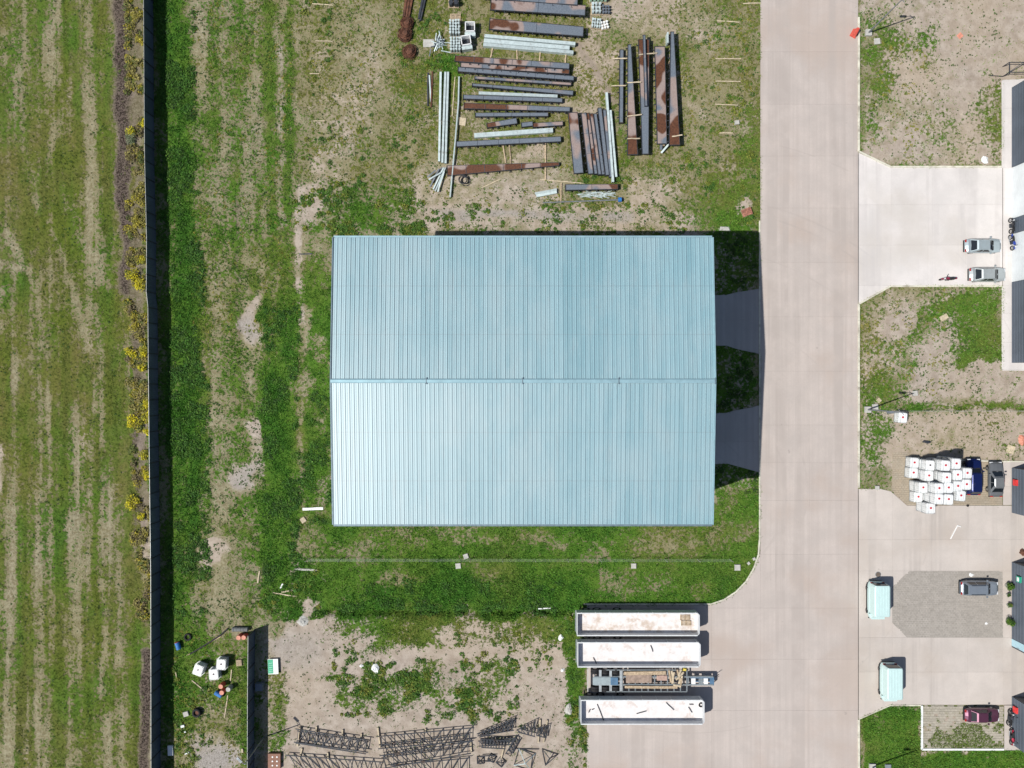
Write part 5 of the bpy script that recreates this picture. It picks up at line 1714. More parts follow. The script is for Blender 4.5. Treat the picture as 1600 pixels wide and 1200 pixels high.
pyramid('pale grey pyramid frame at the bottom of the truss yard', (820, 1186), 1.5, 1.3, M_GALV, 0.5)
pyramid('dark three legged frame right of the pale pyramid frame', (857, 1181), 1.2, 0.8, M_DARKSTEEL, 0.2, 3)
pyramid('small dark cross frame below the crossed small truss', (751, 1187), 0.6, 0.6, M_DARKSTEEL, 0.8)
pyramid('small dark cross frame, second below the crossed small truss', (769, 1184), 0.6, 0.6, M_DARKSTEEL, 0.3)
pyramid('small dark cross frame left of the pale pyramid frame', (783, 1190), 0.65, 0.5, M_DARKSTEEL, 0.1)
stick('steel_bar', 'long dark bar behind the pale pyramid frame', (803, 1169), (842, 1170), 0.1, 0.1, M_DARKSTEEL, cat='steel bar')
stick('steel_bar', 'dark bar linking two small cross frames', (752, 1181), (775, 1180), 0.1, 0.1, M_DARKSTEEL, z=0.2, cat='steel bar')
stick('steel_bar', 'dark bar lying below the two small cross frames', (747, 1189), (772, 1189), 0.1, 0.1, M_DARKSTEEL, cat='steel bar')
for a, b, lb in (((469, 1135), (465, 1166), 'pale timber at the left end of the left lattice truss'), ((494.5, 1135), (494, 1146), 'pale timber poking out above the left lattice truss, second'),
                 ((535.5, 1140), (534.5, 1151), 'pale timber poking out above the left lattice truss, third'), ((565, 1146), (563.5, 1155), 'pale timber poking out above the left lattice truss, fourth'),
                 ((472, 1169), (468, 1184), 'pale timber above the long truss at the bottom edge, left'), ((512, 1176), (513, 1188), 'pale timber above the long truss at the bottom edge, right'),
                 ((590.5, 1137), (594, 1169), 'pale timber at the left end of the uppermost middle truss'), ((665, 1138), (664, 1146), 'short pale timber above the uppermost middle truss'),
                 ((844, 1124), (841, 1160), 'pale timber across the dark truss piece, left'), ((855, 1125), (849, 1160), 'pale timber across the dark truss piece, right'),
                 ((788, 1163), (783, 1184), 'pale timber leaning across the crossed small trusses'), ((735, 1158), (737, 1176), 'brown timber at the right ends of the middle trusses')):
    stick('truss_timber', lb, a, b, 0.16, 0.12, M_PALE_WOOD, z=0.12)

# ------------------------------------------------------------------ open semi-trailers
M_TRAILER = mat('white_trailer_steel', (0.56, 0.58, 0.60), 0.5, var=0.05, scale=1.2)
M_TFLOOR = mat('trailer_floor', (0.73, 0.70, 0.69), 0.6, var=0.07, scale=1.5, dirt=(0.55, 0.47, 0.43), dirt_amt=0.40)
M_TFLOOR2 = mat('stained_trailer_floor', (0.73, 0.69, 0.67), 0.7, var=0.10, scale=2.2, dirt=(0.54, 0.45, 0.38), dirt_amt=0.55)
M_TFRAME = mat('trailer_rim', (0.62, 0.64, 0.65), 0.5, var=0.1)
M_CHASSIS = mat('chassis_grey', (0.20, 0.23, 0.25), 0.6, var=0.2)
M_BLUEGREY = mat('blue_grey_steel', (0.10, 0.19, 0.30), 0.5, metal=0.2)


def wheel(root, x, y, z, r, w, rim=True):
    wh_ = MB().torus((x, y, z), r * 0.72, r * 0.28, 'y', 18, 8).build('wheel', M_RUBBER, root, smooth=True)
    MB().cyl((x, y - w / 2, z), (x, y + w / 2, z), r * 0.96, r * 0.96, 16).build('tyre', M_RUBBER, wh_)
    if rim: MB().cyl((x, y - w / 2 - 0.015, z), (x, y + w / 2 + 0.015, z), r * 0.58, r * 0.5, 12).build('rim', M_RIM, wh_)
    return wh_


def open_trailer(label, x0, x1, y0, y1, floor_m, rz=0.0):
    ZT, ZF = 2.3, 1.4
    a = P(x0, y1, ZT); b = P(x1, y0, ZT)
    L, Wd = b.x - a.x, b.y - a.y
    c = (a + b) / 2; c.z = 0.03
    root = thing('open_trailer', label, 'trailer', c, rz, 'open white trailers parked in a row')
    zt, zf = ZT - 0.03, ZF - 0.03
    hl, hw = L / 2, Wd / 2
    ch = 0.28
    MB().prism([(-hl + 0.02, -hw + 0.02), (hl - ch, -hw + 0.02), (hl - 0.02, -hw + ch), (hl - 0.02, hw - ch), (hl - ch, hw - 0.02), (-hl + 0.02, hw - 0.02)], zf - 0.12, zf).build('floor', floor_m, root)
    for s_ in (-1, 1):
        sw = MB().box((-ch / 2, s_ * (hw - 0.05), (zf + zt) / 2 - 0.1), (L - ch, 0.08, zt - zf + 0.2)).build('side_wall', M_TRAILER, root)
        MB().box((-ch / 2, s_ * (hw - 0.05), zt + 0.02), (L - ch, 0.13, 0.06)).build('top_rail', M_TFRAME, sw)
        for i in range(9):
            MB().box((-hl + 0.5 + i * (L - 1.0) / 8, s_ * (hw + 0.025), (zf + zt) / 2 - 0.06), (0.10, 0.06, zt - zf + 0.1)).build('side_post', M_TFRAME, sw)
        MB().bar((hl - ch, s_ * (hw - 0.05), (zf + zt) / 2), (hl - 0.05, s_ * (hw - ch), (zf + zt) / 2), 0.07, zt - zf).build('corner_panel', M_TRAILER, root)
    MB().box((-hl + 0.04, 0, (zf + zt) / 2 - 0.05), (0.08, Wd - 0.2, zt - zf + 0.1)).build('tailgate', M_TRAILER, root)
    MB().box((hl - 0.05, 0, (zf + zt) / 2 - 0.05), (0.08, Wd - 2 * ch, zt - zf + 0.1)).build('front_wall', M_TRAILER, root)
    for s_ in (-1, 1):
        MB().box((-0.2, s_ * 0.5, zf - 0.32), (L - 1.2, 0.16, 0.36)).build('chassis_beam', M_CHASSIS, root)
    for x_ in (-hl + 1.2, -hl + 2.55, -hl + 5.0):
        MB().cyl((x_, -hw + 0.3, 0.52), (x_, hw - 0.3, 0.52), 0.08).build('axle', M_CHASSIS, root)
        for s_ in (-1, 1):
            wheel(root, x_, s_ * (hw - 0.22), 0.52, 0.52, 0.3)
    for s_ in (-1, 1):
        MB().box((hl - 3.2, s_ * 0.8, 0.65), (0.14, 0.14, 1.25)).build('landing_leg', M_CHASSIS, root)
    MB().box((-hl - 0.05, 0, 0.95), (0.1, Wd - 0.2, 0.15)).build('bumper', M_CHASSIS, root)
    return root


open_trailer('open white trailer with stained floor and small pallets, topmost of the parked row', 901.5, 1093.5, 957.5, 993.5, M_TFLOOR2)
open_trailer('open white trailer with clean floor, between the stained one and the timber chassis', 902.5, 1095, 1003.5, 1042.5, M_TFLOOR)
open_trailer('open white trailer with dark bars on its floor, bottom of the parked row', 907.5, 1101, 1093.5, 1132, M_TFLOOR)
for i, (x_, y_, lb) in enumerate(((1070, 964.5, 'small wooden pallet in the stained trailer, upper'), (1071.5, 973, 'small wooden pallet in the stained trailer, lower'))):
    pallet(lb, (x_, y_), 0, 1.41, 1.15, 0.6)
for a, b, lb in (((1016.5, 1008), (1020, 1018), 'dark bar on the floor of the clean trailer'), ((927, 1027), (932, 1037), 'bent dark rod in the left of the clean trailer'),
                 ((933, 1100), (943, 1125), 'long dark rod at the left of the bottom trailer'), ((994.5, 1115), (1010, 1110.5), 'dark bar in the middle of the bottom trailer'),
                 ((1041, 1097.5), (1053, 1109), 'tilted dark bar right of the middle in the bottom trailer'), ((1075.5, 1104.5), (1081.5, 1113), 'short dark bar near the front of the bottom trailer'),
                 ((1077, 1100), (1083.5, 1100.5), 'short thin bar near the front of the bottom trailer'), ((919.5, 1113), (922.5, 1108), 'short dark offcut, leftmost in the bottom trailer'),
                 ((924.5, 1108.5), (928.5, 1107), 'short brown offcut near the left of the bottom trailer')):
    stick('loose_bar', lb, a, b, 0.10, 0.07, M_DARKSTEEL, z=1.405, cat='steel bar')
o = MB().torus((0, 0, 0.09), 0.22, 0.08, 'z', 14, 6).build('rubber_ring', M_RUBBER, None, P(1095, 1101, 1.41))
tag(o, 'black rubber ring in the front corner of the bottom trailer', 'ring')

# chassis with timber
CZ = 1.0
a = P(917, 1082, CZ); b = P(1117, 1045.5, CZ)
c = (a + b) / 2; c.z = 0.03
hl, hw = (b.x - a.x) / 2, (b.y - a.y) / 2
ct = thing('trailer_chassis', 'bare grey trailer chassis loaded with timber, between two white trailers', 'trailer', c)
for s_ in (-1, 1):
    MB().box((0.4, s_ * 0.48, 0.84), (2 * hl - 1.2, 0.16, 0.3)).build('chassis_beam', M_CHASSIS, ct)
    MB().box((-0.6, s_ * (hw - 0.1), 0.94), (2 * hl - 5.5, 0.1, 0.12)).build('side_rail', M_CHASSIS, ct)
for i in range(11):
    x_ = -hl + 4.3 + i * 0.78
    MB().box((x_, 0, 0.9), (0.12, 2 * hw - 0.3, 0.12)).build('cross_member', M_CHASSIS, ct)
MB().box((-hl + 2.2, 0, 1.04), (3.0, 0.95, 0.06)).build('deck_plate', mat('deck_grey', (0.30, 0.36, 0.38), 0.5, var=0.1), ct)
MB().box((-hl + 3.3, 0, 1.09), (0.9, 0.9, 0.05)).build('kingpin_plate', M_BLUEGREY, ct)
MB().box((-hl + 0.12, 0, 0.8), (0.12, 2 * hw, 0.2)).build('bumper', M_CONC_BLOCK, ct)
for x_ in (-hl + 1.0, -hl + 2.25, -hl + 3.5):
    MB().cyl((x_, -hw + 0.3, 0.52), (x_, hw - 0.3, 0.52), 0.08).build('axle', M_CHASSIS, ct)
    MB().box((x_ + 0.62, 0, 0.95), (0.3, 2 * hw - 0.2, 0.1)).build('mudguard', mat('mudguard_grey', (0.34, 0.37, 0.39), 0.6), ct)
    for s_ in (-1, 1):
        for q in (0.2, 0.5):
            wheel(ct, x_, s_ * (hw - q), 0.52, 0.52, 0.26, q < 0.3)
tb = MB().box((hl - 1.5, -0.1, 0.82), (2.6, 0.12, 0.22)).build('drawbar', M_BLUEGREY, ct)
for s_ in (-0.42, 0.42):
    MB().box((hl - 1.55, s_ - 0.05, 0.88), (2.9, 0.16, 0.2)).build('tow_beam', M_BLUEGREY, ct)
for x_, m in ((-2.6, M_WHITE), (-1.7, M_CHASSIS), (-1.1, M_WHITE), (-0.35, M_BLUEGREY)):
    MB().box((hl + x_, -0.05, 0.92), (0.5, 0.7, 0.14)).build('tow_box', m, ct)
MB().bar((hl - 0.1, 0.3, 0.9), (hl + 0.55, 0.75, 0.85), 0.06).build('hose', M_BLACK, ct)
MB().bar((hl - 0.1, -0.2, 0.9), (hl + 0.3, 0.0, 0.7), 0.06).build('hose', M_BLACK, ct)
MB().box((hl - 3.2, 0, 0.45), (0.14, 1.2, 0.85)).build('landing_leg', M_CHASSIS, ct)


def load(label, p0, p1, w, h, m, z, group='timber loaded on the trailer chassis'):
    stick('load_timber', label, p0, p1, w, h, m, z=z, group=group)


load('long pale beam along the upper side of the trailer chassis', (975, 1051.5), (1040, 1050.5), 0.42, 0.2, M_WOOD, 1.0)
load('long pale beam along the lower side of the trailer chassis', (976, 1072.5), (1058, 1073), 0.30, 0.2, M_WOOD, 1.0)
load('wide brown board in the middle of the trailer chassis', (978, 1060.5), (1018, 1060), 0.95, 0.12, mat('brown_board', (0.30, 0.225, 0.18), 0.8, var=0.25, scale=3), 1.0)
load('narrow pinkish boards right of the wide brown board', (1026, 1059), (1042, 1059), 0.6, 0.14, mat('pink_board', (0.42, 0.29, 0.24), 0.8, var=0.2, scale=5), 1.0)
for i, (p0, p1) in enumerate((((1045, 1047), (1048, 1066)), ((1049, 1048), (1052, 1067)), ((1053, 1050), (1050, 1068)), ((1058, 1046), (1062, 1064)), ((1056, 1062), (1068, 1050)),
                              ((1060, 1068), (1066, 1056)), ((1062, 1074), (1065, 1060)), ((1052, 1070), (1064, 1072)), ((1064, 1046), (1060, 1056)))):
    stick('wood_offcut', 'splintered wood offcut in the jumbled heap on the trailer chassis', p0, p1, 0.2, 0.1, M_PALE_WOOD if i % 3 else M_WOOD, z=1.02 + 0.06 * i, group='jumbled wood offcuts on the chassis')
o = MB().rings([[(-0.25, -0.2, 0), (0.25, -0.25, 0), (0.3, 0.2, 0), (-0.2, 0.25, 0)], [(-0.15, -0.1, 0.3), (0.15, -0.15, 0.25), (0.15, 0.12, 0.33), (-0.1, 0.15, 0.28)]]).build('yellow_bag', mat('yellow_plastic', (0.62, 0.50, 0.08), 0.6), None, P(1070, 1046.5, 1.2) + Vector((0, 0, -0.2)))
tag(o, 'crumpled yellow bag at the end of the trailer chassis', 'bag')


# ------------------------------------------------------------------ cars
def paint(name, col, rough=0.32, metal=0.4):
    return mat('car_paint_' + name, col, rough, metal, var=0.05, scale=1.5, coat=0.5, dirt=tuple(c * 0.75 + 0.05 for c in col), dirt_amt=0.2)


M_HEAD = mat('headlight', (0.6, 0.62, 0.65), 0.15)
M_TAIL = mat('taillight', (0.35, 0.02, 0.02), 0.25)
M_PLATE = mat('number_plate', (0.6, 0.6, 0.58), 0.5)


def car(label, pxy, heading, pm_, L=4.4, Wd=1.76, H=1.45, kind='sedan', name='car', z=0.03, group=None):
    c = P(*pxy); c.z = z
    root = thing(name, label, 'car' if kind != 'van' else 'van', c, math.radians(heading), group)
    hl, hw = L / 2, Wd / 2
    if kind == 'van':
        belt, cowl, rear = 1.15, hl - 0.30, -hl + 0.08
        roof_f, roof_r, noseh = hl - 0.62, -hl + 0.10, 1.05
    elif kind == 'suv':
        belt, cowl, rear = 0.98, hl - 1.15, -hl + 0.15
        roof_f, roof_r, noseh = hl - 1.75, -hl + 0.45, 0.9
    elif kind == 'hatch':
        belt, cowl, rear = 0.92, hl - 1.05, -hl + 0.12
        roof_f, roof_r, noseh = hl - 1.7, -hl + 0.55, 0.8
    else:
        belt, cowl, rear = 0.90, hl - 1.15, -hl + 0.55
        roof_f, roof_r, noseh = hl - 1.85, -hl + 1.25, 0.75
    sts = np.linspace(-1, 1, 17)
    R = []
    for t in sts:
        x = t * hl
        q = hw * (1 - 0.20 * abs(t) ** 7 - (0.05 if t > 0 else 0.03) * abs(t) ** 2)
        if x > cowl: zt = belt + (noseh - belt) * ((x - cowl) / (hl - cowl)) ** 1.3
        elif x < rear and kind == 'sedan': zt = belt + 0.06 - 0.10 * ((rear - x) / (rear + hl))
        else: zt = belt + 0.02
        drop = 0.16 * max(0, abs(t) - 0.88) / 0.12
        zt -= drop
        zb = 0.24 + 0.1 * max(0, abs(t) - 0.85) / 0.15
        R.append([(x, -q * 0.86, zb), (x, -q, zb + 0.2), (x, -q, zt - 0.18), (x, -q * 0.93, zt - 0.05), (x, -q * 0.6, zt), (x, 0, zt + 0.025),
                  (x, q * 0.6, zt), (x, q * 0.93, zt - 0.05), (x, q, zt - 0.18), (x, q, zb + 0.2), (x, q * 0.86, zb)])
    MB().rings(R).build('body', pm_, root, smooth=False)
    # cabin
    bw, tw = hw * (0.90 if kind != 'van' else 0.98), hw * (0.70 if kind != 'van' else 0.93)
    zb, zt = belt - 0.02, H
    base = [(rear, -bw * 0.92), (rear + 0.3, -bw), (cowl - 0.3, -bw), (cowl, -bw * 0.86), (cowl, bw * 0.86), (cowl - 0.3, bw), (rear + 0.3, bw), (rear, bw * 0.92)]
    roof = [(roof_r, -tw * 0.9), (roof_r + 0.2, -tw), (roof_f - 0.15, -tw), (roof_f, -tw * 0.88), (roof_f, tw * 0.88), (roof_f - 0.15, tw), (roof_r + 0.2, tw), (roof_r, tw * 0.9)]
    R = [[(x, y, zb) for x, y in base], [(x, y, zt - 0.06) for x, y in roof], [(x * 0.985 - 0.005, y * 0.86, zt) for x, y in roof]]
    MB().rings(R).build('cabin', pm_, root)

    def pane(nm, A, B, C, D, inset=0.07, off=0.012):
        A, B, C, D = map(Vector, (A, B, C, D))
        ce = (A + B + C + D) / 4
        n = (B - A).cross(D - A).normalized()
        if n.dot(ce - Vector((0, 0, 0.6))) < 0: n = -n
        pts = []
        for v in (A, B, C, D):
            d_ = (ce - v)
            pts.append(v + d_ * inset + n * off)
        inn = [p - n * (off + 0.01) for p in pts]
        MB().rings([inn, pts]).build(nm, M_GLASS, root)

    zg = zt - 0.08
    if kind != 'van':
        pane('windshield', (cowl - 0.02, -bw * 0.86, zb + 0.02), (cowl - 0.02, bw * 0.86, zb + 0.02), (roof_f, tw * 0.86, zg), (roof_f, -tw * 0.86, zg))
        pane('rear_window', (rear + 0.02, -bw * 0.9, zb + (0.02 if kind == 'sedan' else 0.12)), (rear + 0.02, bw * 0.9, zb + (0.02 if kind == 'sedan' else 0.12)), (roof_r, tw * 0.88, zg), (roof_r, -tw * 0.88, zg))
        xm = (roof_f + roof_r) / 2 - 0.05
        for s_ in (-1, 1):
            pane('side_window', (cowl - 0.4, s_ * bw, zb + 0.04), (xm + 0.03, s_ * bw, zb + 0.04), (xm + 0.03, s_ * tw, zg), (roof_f - 0.15, s_ * tw, zg), 0.06)
            pane('side_window', (xm - 0.03, s_ * bw, zb + 0.04), (rear + 0.4, s_ * bw, zb + 0.04), (roof_r + 0.25, s_ * tw, zg), (xm - 0.03, s_ * tw, zg), 0.06)
    else:
        pane('windshield', (cowl, -bw * 0.84, zb + 0.05), (cowl, bw * 0.84, zb + 0.05), (roof_f, tw * 0.86, zg), (roof_f, -tw * 0.86, zg))
        pane('rear_window', (rear - 0.005, -bw * 0.8, 0.6), (rear - 0.005, bw * 0.8, 0.6), (roof_r - 0.01, tw * 0.8, zg), (roof_r - 0.01, -tw * 0.8, zg), 0.05, 0.03)
        for s_ in (-1, 1):
            MB().box((-0.1, s_ * (hw + 0.012), 0.40), (L - 0.9, 0.05, 0.22)).build('sill', M_BLACK, root)
    for s_ in (-1, 1):
        mr = MB().box((cowl - 0.35, s_ * (hw + 0.09), belt + 0.08), (0.16, 0.2, 0.13)).build('mirror', pm_, root)
        MB().box((hl - 0.10, s_ * hw * 0.62, noseh - 0.16), (0.14, 0.36, 0.13)).build('headlight', M_HEAD, root)
        MB().box((-hl + 0.06, s_ * hw * 0.66, (belt if kind == 'sedan' else belt) - 0.18), (0.12, 0.32, 0.15)).build('taillight', M_TAIL, root)
        for x_ in (hl * 0.62, -hl * 0.6):
            wheel(root, x_, s_ * (hw - 0.12), 0.31, 0.31, 0.2)
    MB().box((hl - 0.02, 0, 0.42), (0.12, Wd * 0.82, 0.16)).build('bumper', M_BLACK, root)
    MB().box((-hl + 0.02, 0, 0.42), (0.12, Wd * 0.82, 0.16)).build('bumper', M_BLACK, root)
    if kind in ('suv',):
        for s_ in (-1, 1):
            MB().bar((roof_r + 0.3, s_ * tw * 0.86, zt + 0.05), (roof_f - 0.3, s_ * tw * 0.86, zt + 0.05), 0.04).build('roof_rail', M_BLACK, root)
    if kind == 'van':
        for q in (-0.55, -0.18, 0.18, 0.55):
            MB().box(((roof_f + roof_r) / 2 - 0.05, q * tw, zt + 0.004), (roof_f - roof_r - 0.5, 0.07, 0.03)).build('roof_rib', pm_, root)
        MB().box((hl - 0.16, 0, noseh + 0.05), (0.3, Wd * 0.8, 0.05)).build('bonnet', pm_, root)
    else:
        for x_ in (cowl - 0.02, cowl + 0.3):
            pass
        MB().box((cowl + 0.015, 0, belt + 0.008), (0.10, Wd * 0.66, 0.03)).build('wiper_tray', M_BLACK, root)
    return root


def at_mid(px_, py_, z=0.75):
    """ground spot for a thing whose middle height shows at this pixel"""
    p = P(px_, py_, z)
    return (p.x / S + 800, 600 - p.y / S)


car('silver sedan with dark rear window, upper of the two on the white driveway', at_mid(1536.5, 384), 0, paint('silver', (0.40, 0.47, 0.50)), 4.4, 1.74, 1.42)
car('silver sedan with a pale bundle behind its rear window, lower on the white driveway', at_mid(1543.5, 429), 0, paint('pale_silver', (0.44, 0.48, 0.49)), 4.4, 1.74, 1.42)
car('grey sedan parked between the blue car and the slate office wall', at_mid(1556.5, 749), 90, paint('grey', (0.19, 0.20, 0.21)), 4.25, 1.72, 1.42)
car('dark blue car half hidden by the stack of white tanks', at_mid(1521, 745), 90, paint('navy', (0.008, 0.018, 0.10)), 4.4, 1.8, 1.5, 'suv')
car('grey estate car parked on the paved bay by the round shrubs', at_mid(1530, 919), 0, paint('blue_grey', (0.25, 0.29, 0.34)), 4.5, 1.8, 1.6, 'suv')
car('burgundy car parked on the grassy pavers', at_mid(1535, 1118), 0, paint('burgundy', (0.115, 0.038, 0.072)), 4.2, 1.66, 1.42)
M_VAN = mat('white_van_paint', (0.52, 0.69, 0.68), 0.35, var=0.03, coat=0.4)
car('white van parked beside the manhole left of the paved bay', at_mid(1371, 938.5, 1.0), -90, M_VAN, 4.45, 2.0, 2.2, 'van', 'white_van')
car('white van with dark rear parked above the green lawn corner', at_mid(1390.5, 1066, 1.0), -90, M_VAN, 4.5, 2.0, 2.2, 'van', 'white_van')


# ------------------------------------------------------------------ motorbikes
def motorbike(label, pxy, heading, m, lean=0.15):
    root = thing('motorbike', label, 'motorbike', P(*pxy) + Vector((0, 0, 0.03)), math.radians(heading))
    root.rotation_euler = (lean, 0, math.radians(heading))
    for x_ in (-0.66, 0.68):
        w_ = MB().torus((x_, 0, 0.31), 0.25, 0.065, 'y', 18, 8).build('wheel', M_RUBBER, root, smooth=True)
        mb = MB().cyl((x_, -0.05, 0.31), (x_, 0.05, 0.31), 0.06, 0.06, 8)
        for i in range(6):
            a_ = i * math.pi / 3
            mb.bar((x_, 0, 0.31), (x_ + 0.24 * math.cos(a_), 0, 0.31 + 0.24 * math.sin(a_)), 0.02)
        mb.build('rim', M_RIM, w_)
    MB().box((0.0, 0, 0.42), (0.5, 0.28, 0.36)).build('engine', M_DARKSTEEL, root)
    MB().rings([[(-0.05, y, z) for y, z in ((-0.1, 0.66), (0.1, 0.66), (0.13, 0.78), (0, 0.84), (-0.13, 0.78))],
                [(0.2, y, z) for y, z in ((-0.14, 0.66), (0.14, 0.66), (0.18, 0.82), (0, 0.92), (-0.18, 0.82))],
                [(0.42, y, z) for y, z in ((-0.08, 0.7), (0.08, 0.7), (0.1, 0.82), (0, 0.88), (-0.1, 0.82))]]).build('fuel_tank', m, root)
    MB().rings([[(-0.75, y, z) for y, z in ((-0.09, 0.78), (0.09, 0.78), (0.07, 0.86), (-0.07, 0.86))],
                [(-0.3, y, z) for y, z in ((-0.15, 0.70), (0.15, 0.70), (0.13, 0.80), (-0.13, 0.80))],
                [(-0.05, y, z) for y, z in ((-0.1, 0.68), (0.1, 0.68), (0.09, 0.78), (-0.09, 0.78))]]).build('seat', M_BLACK, root)
    MB().box((-0.78, 0, 0.66), (0.42, 0.2, 0.06)).build('rear_fender', m, root)
    MB().box((0.70, 0, 0.64), (0.4, 0.15, 0.04)).build('front_fender', m, root)
    for s_ in (-1, 1):
        MB().bar((0.70, s_ * 0.09, 0.31), (0.45, s_ * 0.09, 0.98), 0.045).build('fork', M_RIM, root)
        MB().bar((0.46, 0, 1.0), (0.34, s_ * 0.38, 1.06), 0.035).build('handlebar', M_BLACK, root)
        MB().box((0.42, s_ * 0.30, 1.18), (0.03, 0.12, 0.08)).build('mirror', M_BLACK, root)
    MB().cyl((0.52, 0, 0.88), (0.64, 0, 0.86), 0.10, 0.08, 10).build('headlight', M_HEAD, root)
    MB().cyl((-0.1, -0.2, 0.3), (-0.75, -0.22, 0.38), 0.05, 0.06, 8).build('exhaust', M_RIM, root)
    MB().bar((0, 0, 0.5), (-0.5, 0, 0.76), 0.06).build('frame', M_BLACK, root)
    return root


motorbike('dark motorbike parked against the slate wall above the blue one', (1575.5, 354), 92, paint('black', (0.03, 0.03, 0.035)), 0.12)
motorbike('blue motorbike parked against the pale roller door', (1576.5, 380), -80, paint('bike_blue', (0.03, 0.07, 0.38)), -0.12)
motorbike('red and green motorbike standing on the lower edge of the white driveway', (1477, 437.5), 182, paint('bike_red', (0.40, 0.03, 0.08)), 0.1)
motorbike('dark motorbike with white panels behind the burgundy car', (1573, 1119), 82, paint('bike_dark', (0.06, 0.06, 0.08)), 0.12)
motorbike('red motorbike beside the slate wall at the bottom right', (1577, 1149), -92, paint('bike_red2', (0.38, 0.02, 0.05)), 0.1)

# ------------------------------------------------------------------ white caged liquid tanks
M_TANK = mat('tank_plastic', (0.74, 0.75, 0.755), 0.45, var=0.06, scale=2, rand=0.10, dirt=(0.55, 0.60, 0.58), dirt_amt=0.3)
M_CAP = mat('tank_cap', (0.45, 0.02, 0.035), 0.5)
M_CAPDARK = mat('tank_cap_dark', (0.05, 0.03, 0.035), 0.5)
M_CAGE = mat('tank_cage', (0.58, 0.60, 0.61), 0.45, metal=0.5)


def tank_proto():
    me = {}
    w, d, h = 1.10, 1.26, 1.13
    mb = MB()
    rr = 0.12
    def ring(z, s_):
        x, y = w / 2 * s_ - 0.02, d / 2 * s_ - 0.02
        return [(-x + rr, -y, z), (x - rr, -y, z), (x, -y + rr, z), (x, y - rr, z), (x - rr, y, z), (-x + rr, y, z), (-x, y - rr, z), (-x, -y + rr, z)]
    mb.rings([ring(0.16, 0.96), ring(0.22, 1.0), ring(1.02, 1.0), ring(1.10, 0.94)])
    me['bottle'] = mb.mesh('bottle', M_TANK)
    me['cap'] = MB().cyl((0, 0.05, 1.09), (0, 0.05, 1.145), 0.13, 0.12, 12).mesh('cap', M_CAP)
    me['cap2'] = MB().cyl((0, 0.05, 1.09), (0, 0.05, 1.145), 0.115, 0.10, 12).mesh('cap', M_CAPDARK)
    mb = MB()
    for z in (0.2, 0.42, 0.64, 0.86, 1.06):
        for s_ in (-1, 1):
            mb.bar((-w / 2, s_ * d / 2, z), (w / 2, s_ * d / 2, z), 0.022)
            mb.bar((s_ * w / 2, -d / 2, z), (s_ * w / 2, d / 2, z), 0.022)
    for i in range(6):
        for s_ in (-1, 1):
            x_ = -w / 2 + w * i / 5; y_ = -d / 2 + d * i / 5
            mb.bar((x_, s_ * d / 2, 0.14), (x_, s_ * d / 2, 1.1), 0.022)
            mb.bar((s_ * w / 2, y_, 0.14), (s_ * w / 2, y_, 1.1), 0.022)
    for x_ in (-0.28, 0.28): mb.bar((x_, -d / 2, 1.115), (x_, d / 2, 1.115), 0.025)
    me['cage'] = mb.mesh('cage', M_CAGE)
    mb = MB().box((0, 0, 0.115), (w, d, 0.05))
    for x_ in (-0.42, 0, 0.42): mb.box((x_, 0, 0.05), (0.12, d, 0.1))
    me['pallet'] = mb.mesh('pallet', M_CHASSIS)
    return me


TK = tank_proto()


def tank(label, p, rz=0.0, group=None, dark=False, tilt=None):
    root = thing('liquid_tank', label, 'tank', p, rz, group)
    if tilt: root.rotation_euler = (tilt[0], tilt[1], rz)
    obj('bottle', TK['bottle'], root); obj('cap', TK['cap2' if dark else 'cap'], root)
    obj('cage', TK['cage'], root); obj('pallet', TK['pallet'], root)
    return root


ROWS = [
    ([(1421, 722, 1), (1436, 724, 2), (1451.5, 723, 3), (1467.5, 720, 3)], 'top row'),
    ([(1420, 737, 1), (1435, 739.5, 2), (1453, 740.5, 3), (1469, 737, 3), (1483.5, 734.5, 3)], 'second row'),
    ([(1426, 758, 2), (1441.5, 756.5, 3), (1456, 755.8, 3), (1469.5, 753.5, 3), (1482.5, 751, 3)], 'third row'),
    ([(1427, 774, 1), (1441.5, 772.5, 3), (1456, 773, 3), (1474.5, 767.8, 3)], 'fourth row'),
    ([(1437.5, 789.5, 2)], 'bottom row')]
ORD = ['leftmost', 'second from left', 'third from left', 'fourth from left', 'fifth from left']
GT = 'white caged tanks stacked beside the blue car'
for cols, rn in ROWS:
    for i, (x_, y_, n) in enumerate(cols):
        for lv in range(n):
            top = lv == n - 1
            dk = top and (i + len(rn)) % 7 == 1
            lb = (f'white tank, {"dark" if dk else "red"} cap, {ORD[i]} in {rn} of the big stack' if top else
                  'white tank in a lower tier of the big stack, under another')
            if len(cols) == 1 and top: lb = 'white caged tank with red cap, alone at the bottom end of the big stack'
            p = P(x_, y_); p.z = 0.035 + 1.15 * lv
            tank(lb, p + Vector((random.uniform(-0.05, 0.05), random.uniform(-0.04, 0.04), 0)), random.uniform(-0.06, 0.06) - 0.03, GT, dk)
tank('single white caged tank by the lamp post east of the road', P(1403, 652), -0.08)
tank('white caged tank tilted in the fenced yard, leftmost of three', P(317, 1041) + Vector((0, 0, 0.10)), -0.35, None, True, (0.05, -0.07))
tank('white caged tank in the fenced yard, upper right of three', P(351, 1033), -0.08, None, True)
tank('white caged tank in the fenced yard, lower right of three', P(339.5, 1048.5), 0.06, None, True)


# ------------------------------------------------------------------ barrels and rubbish in the fenced yard
M_PINK = mat('faded_red_lid', (0.62, 0.26, 0.18), 0.6)


